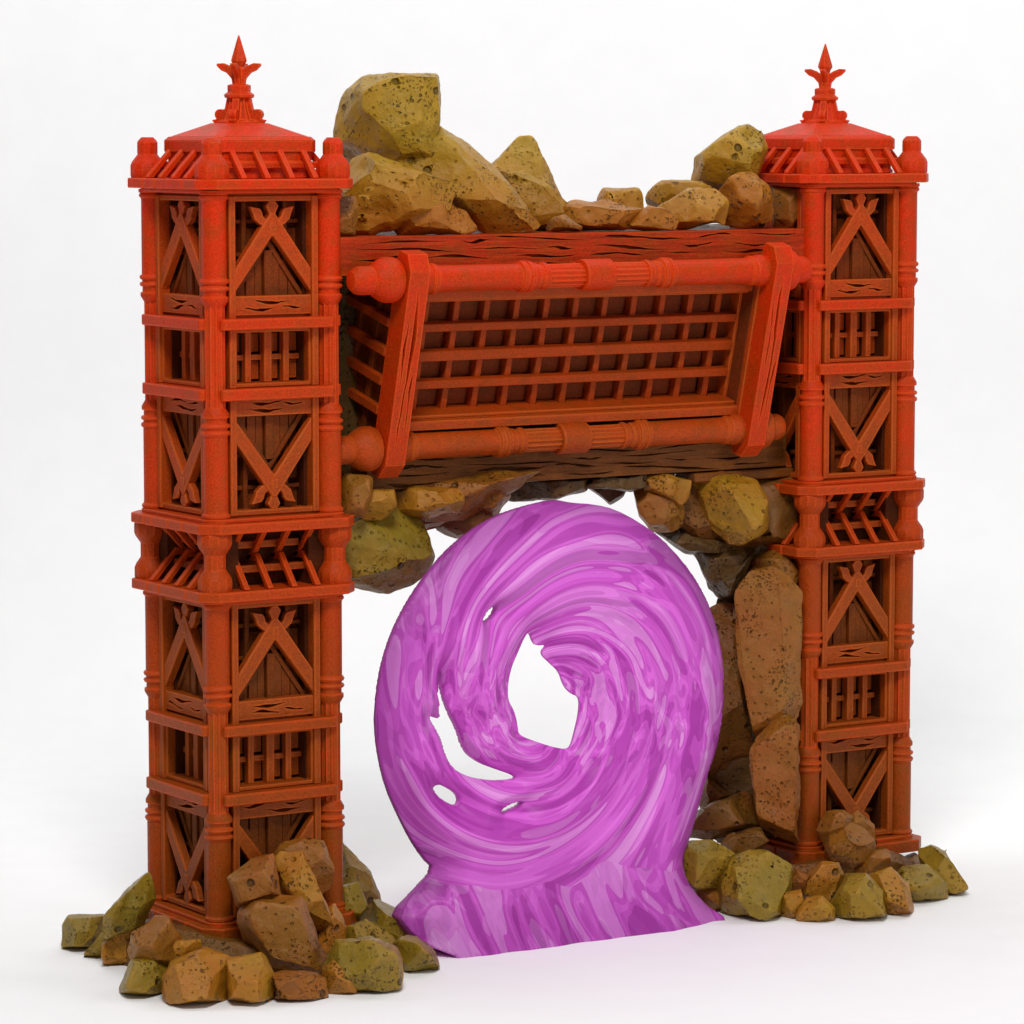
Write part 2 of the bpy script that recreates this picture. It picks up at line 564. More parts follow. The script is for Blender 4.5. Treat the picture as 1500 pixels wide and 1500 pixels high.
    def window(z0, k):
        fr = MB()
        for s in (-1, 1):
            fr.box(*sorted((s * .60, s * .70)), -.975, -.70, z0 + 1.84, z0 + 2.66)
            fr.box(*sorted((s * .565, s * .602)), -.93, -.56, z0 + 1.86, z0 + 2.64)
        fr.box(-.60, .60, -.93, -.60, z0 + 2.60, z0 + 2.655)
        fr.box(-.60, .60, -.93, -.60, z0 + 1.845, z0 + 1.90)
        frame = rotk(fr.build('window', 'rust', root, 0.012), k)
        gr = MB()
        for a, w, d in ((-.30, .045, .80), (0, .06, .82), (.30, .045, .80)):
            gr.box(a - w, a + w, -d + .04, -.64, z0 + 1.90, z0 + 2.60)
        gr.box(-.57, .57, -.68, -.60, z0 + 2.20, z0 + 2.28)
        for a in (-.45, -.15, .15, .45):
            for z in (2.06, 2.44):
                gr.box(a - .10, a + .10, -.60, -.55, z0 + z - .13, z0 + z + .13)
        gr.build('grille', 'rust', frame, 0.01)
        return frame

    for k in range(4):
        for z0 in (Z_BASE_T, Z_UT):
            panel(z0, False, k)
            panel(z0, True, k)
            window(z0, k)
            for za, zb in ((2.65, 2.80), (1.68, 1.84)):
                mb = MB()
                mb.ngon_prism([(-.89, .62), (-.89, 1.085), (-.855, 1.12), (.855, 1.12), (.89, 1.085), (.89, .62)], lambda a, d, z: (a, -d, z), z0 + za, z0 + zb)
                rotk(mb.build('rail', 'red', root, 0.014), k)
        # rafters of the waist and of the roof
        for z0, z1, zz in ((Z_LT, Z_LT + .46, .03), (Z_UB, Z_UB - .46, -.03), (Z_RT, Z_RT + .44, .03)):
            for a in (-.56, -.19, .19, .56):
                mb = MB()
                e = -.17 if zz < 0 else 0
                mb.ngon_prism([(.52, z1 - zz), (.78 + e, z1), (1.17 + e, z0 + zz), (1.17 + e, z0 + zz * .05), (1.075 + e, z0 + zz * .05), (.78 + e, z1 - zz * 3.6), (.52, z1 - zz * 3.6)], lambda d, z, q: (q, -d, z), a - .042, a + .042)
                rotk(mb.build('rafter', 'red', root, 0.012), k)
        mb = MB()
        mb.box(-.70, .70, -.80, -.5, Z_LT + .20, Z_LT + .30)
        mb.box(-.70, .70, -.70, -.5, Z_UB - .27, Z_UB - .17)
        rotk(mb.build('waist_rail', 'rust', root, 0.01), k)
    # waist balusters and roof pinnacles
    for sx, sy in ((-1, -1), (1, -1), (1, 1), (-1, 1)):
        mt = Matrix.Translation((sx * .95, sy * .95, 0))
        h = Z_UB - Z_LT
        p = [(.235, .001), (.245, .03), (.245, .15), (.225, .20), (.165, .285), (.155, .30)]
        mb = MB()
        mb.lathe([(a, Z_LT + z) for a, z in p] + [(a, Z_UB - z) for a, z in reversed(p)], 12, mt, PI / 12)
        mb.build('baluster', 'red', root, 0, 25)
        mb = MB()
        q = [(.235, .001), (.245, .03), (.245, .17), (.225, .22), (.155, .31), (.142, .33), (.146, .345), (.146, .49), (.13, .52), (.085, .565)]
        mb.lathe([(a, Z_RT + z) for a, z in q], 12, mt, PI / 12)
        mb.build('pinnacle', 'red', root, 0, 25)
    # roof
    mb = MB()
    mb.slab(.78, .12, Z_RT + .001, Z_RT + .36)
    mb.slab(.82, .12, Z_RT + .361, Z_RT + .52)
    mb.slab(.82, .12, Z_RT + .52, Z_RT + .575, .77)
    mb.slab(.86, .1, Z_RT + .14, Z_RT + .23)
    mb.slab(.74, .1, Z_RT + .576, Z_RT + .76, .33)
    roof = mb.build('roof', 'red', root, 0.012)
    zb = Z_RT + .755
    mb = MB()
    mb.lathe([(.27, zb), (.235, zb + .06), (.18, zb + .2), (.145, zb + .36)], 4, None, 0, False)
    mb.lathe([(.30, zb - .02), (.30, zb + .03), (.2, zb + .05)], 8, None, PI / 8, False)
    mb.lathe([(.15, zb + .34), (.205, zb + .36), (.215, zb + .40), (.17, zb + .43), (.16, zb + .44), (.165, zb + .455), (.165, zb + .53), (.12, zb + .545)], 8, None, PI / 8, False)
    for k in range(4):
        a = PI / 4 + k * PI / 2
        R = Matrix.Rotation(a, 3, 'Z')
        poly = [(.12, -.01), (.345, -.01), (.385, .05), (.345, .055)]
        for t in range(9):
            th = -0.9 + t * 0.36
            poly.append((.27 + .075 * math.cos(th), .125 + .075 * math.sin(th)))
        poly += [(.2, .2), (.165, .36), (.1, .36)]
        mb.prism(poly, lambda r_, z, d: R @ Vector((r_, d, zb + z)), -.05, .05)
        # fleur leaf
        leaf = [(.03, .53), (.085, .53), (.10, .62), (.17, .70), (.25, .735), (.315, .80), (.31, .83), (.22, .835), (.13, .80), (.07, .76), (.03, .80)]
        mb.prism(leaf, lambda r_, z, d: R @ Vector((r_, d, zb + z)), -.04, .04)
    mb.lathe([(.05, zb + .52), (.06, zb + .78), (.075, zb + .80), (.115, zb + .865), (.108, zb + .90), (.01, zb + 1.22)], 8, None, 0, False)
    mb.build('finial', 'red', roof, 0.012)


t1 = empty('gate_tower', (W2, W2, 0), 'red timber tower standing at the left end of the gate, nearest the camera', 'tower', 'timber towers of the gate')
tower_meshes(t1)
t2 = dup_tree(t1)
t2.location.x = 10.2246 + W2
t2['label'] = 'red timber tower at the right end, stone slabs against its inner side'

# ---------------------------------------------------------------- lintel beams


def beam(name, label, x0, x1, z0, z1, yf, yb, n, rows, mat, seed, skew=0.0, wmax=.055):
    rng = random.Random(seed)
    sl = []
    for r_ in range(rows):
        z = z0 + (z1 - z0) * (r_ + .6 + .1 * (r_ % 2)) / (rows + .3)
        x = x0 + rng.uniform(.05, .6)
        while x < x1 - .5:
            L = rng.uniform(.4, 1.9)
            if x + L > x1 - .1:
                break
            sl.append(slit(x + L / 2, z + rng.uniform(-.015, .015), L, rng.uniform(.35, 1.0) * wmax, rng, 12))
            x += L + rng.uniform(.05, .4)
    mb = MB()
    mb.slit_panel(x0, x1, z0, z1, lambda a, z, d: (a, d, z), yf, yb, sl, .16)
    o = mb.build(name, mat)
    tag(o, label, 'beam', 'cracked beams of the lintel')
    return o


beam('timber_beam', 'long cracked red beam running across the top of the gate under the boulders', 1.78, 10.10, 9.13, 9.665, -.12, .75, 0, 4, 'beam', 5, wmax=.055)
beam('timber_beam', 'brown weathered beam under the lattice box, above the portal', 2.62, 10.04, 6.03, 6.62, .42, 1.1, 0, 5, 'brown', 9, wmax=.06)
mb = MB()
mb.box(8.3, 10.15, .36, .9, 5.86, 6.0)
tag(mb.build('timber_batten', 'brown', None, .02), 'short brown batten tucked under the right end of the lower beam', 'batten')

# ---------------------------------------------------------------- lattice box between the two rollers
YT, YB = -.45, .17
ZTOP, ZBOT = 9.07, 6.66
TILT = math.atan2(YB - YT, ZTOP - ZBOT)
GL = math.hypot(YB - YT, ZTOP - ZBOT)
gal = empty('lattice_box', (5.9, YB, ZBOT), 'red timber lattice box tilted forward between two turned rollers, hung on the beams', 'lattice box')
gal.rotation_euler = (TILT, 0, 0)
# local frame: x along the gate, z up the tilted front (0 = lower roller axis, GL = upper), y into the gate
OX = 5.9


def X(x):
    return x - OX


rng = random.Random(21)
for x0, x1, in ((2.60, 2.92), (8.93, 9.24)):
    mb = MB()
    sl = [slit(0, GL * .5 + .1, GL * .95, .055, rng, 14), slit(.085, GL * .25, GL * .42, .035, rng, 8), slit(-.08, GL * .78, GL * .5, .035, rng, 8)]
    sl = [[(b_, a) for a, b_ in [(p[1], p[0]) for p in q]] for q in sl]
    xc = (x0 + x1) / 2
    # slits run along z
    sl2 = []
    for (cx, cz, L, w) in ((0.0, GL * .52, GL * .98, .06), (.085, GL * .30, GL * .4, .035), (-.085, GL * .62, GL * .5, .035)):
        q = slit(cz, cx, L, w, rng, 14)
        q = [(b_ + X(xc), a) for a, b_ in q]
        sl2.append(q[::-1])
    mb.slit_panel(X(x0), X(x1), -.16, GL + .20, lambda a, z, d: (a, d, z), -.33, -.05, sl2, .7)
    mb.ngon_prism([(-.049, -.16), (-.049, GL + .20), (-.03, GL + .42), (.02, GL + .42), (.06, GL + .36), (.06, -.32), (.02, -.38), (-.03, -.38)], lambda y, z, d: (d, y, z), X(x0) + .002, X(x1) - .002)
    mb.ngon_prism([(-.33, GL + .2005), (-.19, GL + .42), (-.03, GL + .42), (-.03, GL + .2005)], lambda y, z, d: (d, y, z), X(x0), X(x1))
    mb.ngon_prism([(-.33, -.1605), (-.03, -.1605), (-.03, -.38), (-.19, -.38)], lambda y, z, d: (d, y, z), X(x0), X(x1))
    mb.build('side_plank', 'red', gal, 0)

RY = Matrix.Rotation(PI / 2, 4, 'Y')       # lathe axis z -> x
for zc in (GL, 0.0):
    rm = 'red' if zc else 'rust'
    xa, xb = X(2.90), X(8.95)
    mt = Matrix.Translation((0, 0, zc)) @ RY
    r = .185
    half = (xb - xa) / 2
    xm = (xa + xb) / 2

    def prof_side(sgn):
        p = [(0.0, .19)]
        q = [(.85, r - .03), (.86, r + .005), (.90, r + .018), (.94, r + .005), (.95, r - .012), (1.02, r - .012), (1.03, r + .005), (1.12, r + .005), (1.13, r + .035), (1.19, r + .045),
             (1.22, r + .015), (1.23, r + .015), (1.25, r + .045), (1.31, r + .035), (1.33, r + .002), (1.6, r), (2.6, r + .005), (2.72, r + .01), (2.74, r + .035), (2.80, r + .035), (2.82, r + .01), (2.88, r + .05), (half + .02, r + .05)]
        return q
    mb = MB()
    q = prof_side(1)
    prof = [(rr, xm - d) for d, rr in reversed(q)] + [(rr, xm + d) for d, rr in q]
    mb.lathe(prof, 20, mt, 0)
    roller = mb.build('roller', rm, gal, 0, 40)
    mb = MB()
    mb.lathe([(r - .012, xm - .87), (r - .012, xm + .87)], 28, mt, 0, False, flute=1)
    mb.build('fluting', rm, roller)
    mb = MB()
    mb.lathe([(r + .015, xm - .25), (r + .045, xm - .235), (r + .045, xm + .235), (r + .015, xm + .25)], 24, mt, 0)
    mb.box(xm - .24, xm + .24, .05, .34, zc - r - .045, zc + .1)
    mb.build('clamp', rm, roller, 0.01)
    for s, x0 in ((-1, X(2.602)), (1, X(9.238))):
        kp = [(.20, 0), (.30, .03), (.325, .10), (.325, .20), (.29, .30), (.215, .41), (.185, .43), (.205, .45), (.205, .62), (.19, .68), (.13, .75), (.05, .77)]
        if s > 0:
            kp = [(.22, 0), (.31, .03), (.325, .10), (.31, .18), (.24, .25), (.20, .27), (.205, .29), (.205, .42), (.18, .48), (.10, .52)]
        pr = [(rr, x0 + s * d) for rr, d in kp]
        if s < 0:
            pr = pr[::-1]
        mb = MB()
        mb.lathe(pr, 18, mt, PI / 18)
        mb.build('knob', rm, gal, 0, 32)

# recessed front: rails, bars, backing
PD = .42
mb = MB()
mb.box(X(2.95), X(8.9), .12, .55, GL - .36, GL - .20)
mb.box(X(2.95), X(8.9), .20, .60, GL - .41, GL - .362)
mb.build('top_rail', 'rust', gal, .012)
mb = MB()
mb.box(X(2.95), X(8.9), .02, .55, .22, .36)
mb.box(X(2.95), X(8.9), .12, .60, .362, .41)
mb.build('bottom_rail', 'rust', gal, .012)
lz0, lz1 = .38, GL - .40
x0, x1 = 3.0, 8.90
mb = MB()
mb.box(X(2.90), X(8.95), PD + .16, PD + .24, .2, GL - .18)
ups = [8.52 - .512 * i for i in range(12) if 8.52 - .512 * i > 2.95]
for u0 in ups + [8.52 + .4]:
    for j in range(4):
        za = lz0 + (lz1 - lz0) * (j + .12) / 4
        zb_ = lz0 + (lz1 - lz0) * (j + .88) / 4
        mb.box(X(max(u0 - .45, 2.92)), X(min(u0 - .07, 8.90)), PD + .12 - rng.uniform(0, .02), PD + .17, za, zb_)
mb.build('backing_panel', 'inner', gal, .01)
for xc in ups:
    mb = MB()
    mb.box(X(xc - .05), X(xc + .05), PD - .02, PD + .155, lz0 + .002, lz1 - .002)
    mb.build('upright_bar', 'worn', gal, .01)
for j in range(1, 4):
    zc = lz0 + (lz1 - lz0) * j / 4
    mb = MB()
    w = .075 if j == 2 else .06
    mb.box(X(2.93), X(8.82), PD - .12, PD + .03, zc - w, zc + w)
    mb.build('cross_bar', 'worn', gal, .01)
# right reveal board
mb = MB()
mb.box(X(8.90), X(8.94), -.02, .66, .21, GL - .19)
mb.box(X(8.84), X(8.898), PD - .09, PD + .2, lz0, lz1)
mb.build('reveal_board', 'rust', gal, .012)
# left and right flanks with rungs
for s, xw in ((-1, 2.78), (1, 9.05)):
    mb = MB()
    mb.box(*sorted((X(xw), X(xw - s * .16))), .065, 2.0, -.05, GL + .1)
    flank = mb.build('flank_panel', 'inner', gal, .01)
    mb = MB()
    for yc in (.30, .78, 1.26, 1.74):
        mb.box(*sorted((X(xw + s * .001), X(xw + s * .04))), yc - .2, yc + .2, .05, GL - .05)
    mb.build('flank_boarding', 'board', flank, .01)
    for zc in (.55, .98, 1.41, 1.84):
        mb = MB()
        mb.box(*sorted((X(xw + s * .10), X(xw + s * .20))), .064, 1.95, zc - .065, zc + .065)
        mb.build('rung', 'worn', gal, .01)
    for yc in (.54, 1.02, 1.50):
        mb = MB()
        mb.box(*sorted((X(xw + s * .002), X(xw + s * .105))), yc - .055, yc + .055, -.04, GL + .08)
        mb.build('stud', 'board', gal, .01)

# ---------------------------------------------------------------- rocks
ZK = {'4': (80, 1050, 2.586), 'r': (960, 1040, 3.125), 'p': (900, 800, 3.125), 'u': (840, 660, 4.1667), 'v': (500, 680, 4.1667),
      't': (470, 90, 3.75), 's': (800, 50, 2.5), 'c': (0, 0, 1)}


def make_rock(name, key, poly, y, thick, mat, label, group, lean=0.0, inset=.68, seed=0, amp=1.0):
    if name == 'stone_slab':
        inset = .9
    ox, oy, sc = ZK[key]
    pts = [(ox + a / sc, oy + b_ / sc) for a, b_ in poly]
    rng = random.Random(seed * 13 + 5)
    qx = sum(p[0] for p in pts) / len(pts)
    qy = sum(p[1] for p in pts) / len(pts)
    grow = 4.5 if group != GT_ else 3.0
    pts = [(a + (a - qx) / max(1e-6, math.hypot(a - qx, b_ - qy)) * grow, b_ + (b_ - qy) / max(1e-6, math.hypot(a - qx, b_ - qy)) * grow) for a, b_ in pts]
    cx = (min(p[0] for p in pts) + max(p[0] for p in pts)) / 2
    cy = (min(p[1] for p in pts) + max(p[1] for p in pts)) / 2
    wid = (max(p[0] for p in pts) - min(p[0] for p in pts)) / 104
    hei = (max(p[1] for p in pts) - min(p[1] for p in pts)) / 104
    t = thick or max(.28, .85 * min(wid, hei) + .1)
    if y is None:
        low = max(pts, key=lambda p: p[1])
        P0 = on_z(low[0], low[1], GZ) + HD * (t * .22)
    else:
        P0 = on_y(cx, cy, y)
    N = HD
    ring = [on_plane(a, b_, P0, N) for a, b_ in pts]
    C0 = on_plane(cx, cy, P0, N)
    vs = list(ring)
    fx, fz = rng.uniform(-.14, .14) * wid, rng.uniform(.0, .16) * hei
    off = RT * fx + Vector((0, 0, fz))
    for p in ring:
        k = min(.97, inset * rng.uniform(.8, 1.2))
        vs.append(C0 + off + (p - C0) * k - N * t * .5 * rng.uniform(.82, 1.06))
    for p in ring:
        k = .7 * rng.uniform(.85, 1.1)
        vs.append(C0 + (p - C0) * k + N * t * .5)
    if y is None:
        vs = [Vector((v.x, v.y, max(v.z, GZ - .03))) for v in vs]
        vs += [Vector((p.x, p.y, GZ - .03)) + N * t * .1 for p in ring if p.z < GZ + .35]
    bm = bmesh.new()
    for v in vs:
        bm.verts.new(v)
    bmesh.ops.remove_doubles(bm, verts=bm.verts, dist=.02)
    r = bmesh.ops.convex_hull(bm, input=bm.verts)
    junk = [g for g in r['geom_interior'] + r['geom_unused'] if isinstance(g, bmesh.types.BMVert)]
    bmesh.ops.delete(bm, geom=list(set(junk)), context='VERTS')
    # broken facets: slice a few corners off the face that shows
    for _ in range(5 if name != 'stone_slab' else 2):
        nrm = (-N * rng.uniform(.35, 1) + RT * rng.uniform(-1, 1) + Vector((0, 0, rng.uniform(-.7, 1)))).normalized()
        sup = [v.co.dot(nrm) for v in bm.verts]
        hi_, lo_ = max(sup), min(sup)
        dd = hi_ - (hi_ - lo_) * rng.uniform(.05, .17)
        r = bmesh.ops.bisect_plane(bm, geom=bm.verts[:] + bm.edges[:] + bm.faces[:], plane_co=nrm * dd, plane_no=nrm, clear_outer=True)
        ce = [g for g in r['geom_cut'] if isinstance(g, bmesh.types.BMEdge)]
        if ce:
            bmesh.ops.contextual_create(bm, geom=ce)
    bmesh.ops.dissolve_limit(bm, angle_limit=math.radians(10), verts=bm.verts, edges=bm.edges)
    size = max(wid, hei)
    bmesh.ops.bevel(bm, geom=list(bm.edges), offset=min(.055, .06 * min(wid, hei) + .012), segments=2, profile=.6, affect='EDGES', clamp_overlap=True)
    bmesh.ops.triangulate(bm, faces=bm.faces)
    target = max(.05, size / 34)
    for _ in range(7):
        long_e = [e for e in bm.edges if e.calc_length() > target * 1.5]
        if not long_e:
            break
        bmesh.ops.subdivide_edges(bm, edges=long_e, cuts=1)
        bmesh.ops.triangulate(bm, faces=[f for f in bm.faces if len(f.verts) > 3])
    for _ in range(2):
        bmesh.ops.smooth_vert(bm, verts=bm.verts, factor=.5, use_axis_x=True, use_axis_y=True, use_axis_z=True)
    bmesh.ops.recalc_face_normals(bm, faces=bm.faces)
    bm.normal_update()
    sd = Vector((seed * 3.7, seed * 1.3, -seed * 2.1))
    a0 = amp * min(.07, .05 * size + .008)
    disp = []
    for v in bm.verts:
        q = v.co + sd
        d = noise.noise(q * 1.5) * a0 * 1.0 + noise.noise(q * 4.0) * a0 * .45 + noise.noise(q * 10) * a0 * .2
        # chipped dents
        e = noise.noise(q * 2.3 + Vector((9, 4, 1)))
        if e > .22:
            d -= (e - .22) * a0 * 2.2
        disp.append(v.co + v.normal * d * .8)
    for v, c in zip(bm.verts, disp):
        v.co = c
    for f in bm.faces:
        f.smooth = True
    org = Vector((P0.x, P0.y, min(v.co.z for v in bm.verts)))
    for v in bm.verts:
        v.co -= org
    me = bpy.data.meshes.new(name)
    bm.to_mesh(me)
    bm.free()
    me.materials.append(M[mat])
    o = bpy.data.objects.new(name, me)
    o.location = org
    COL.objects.link(o)
    tag(o, label, 'stone' if name == 'stone' else 'boulder', group)
    return o


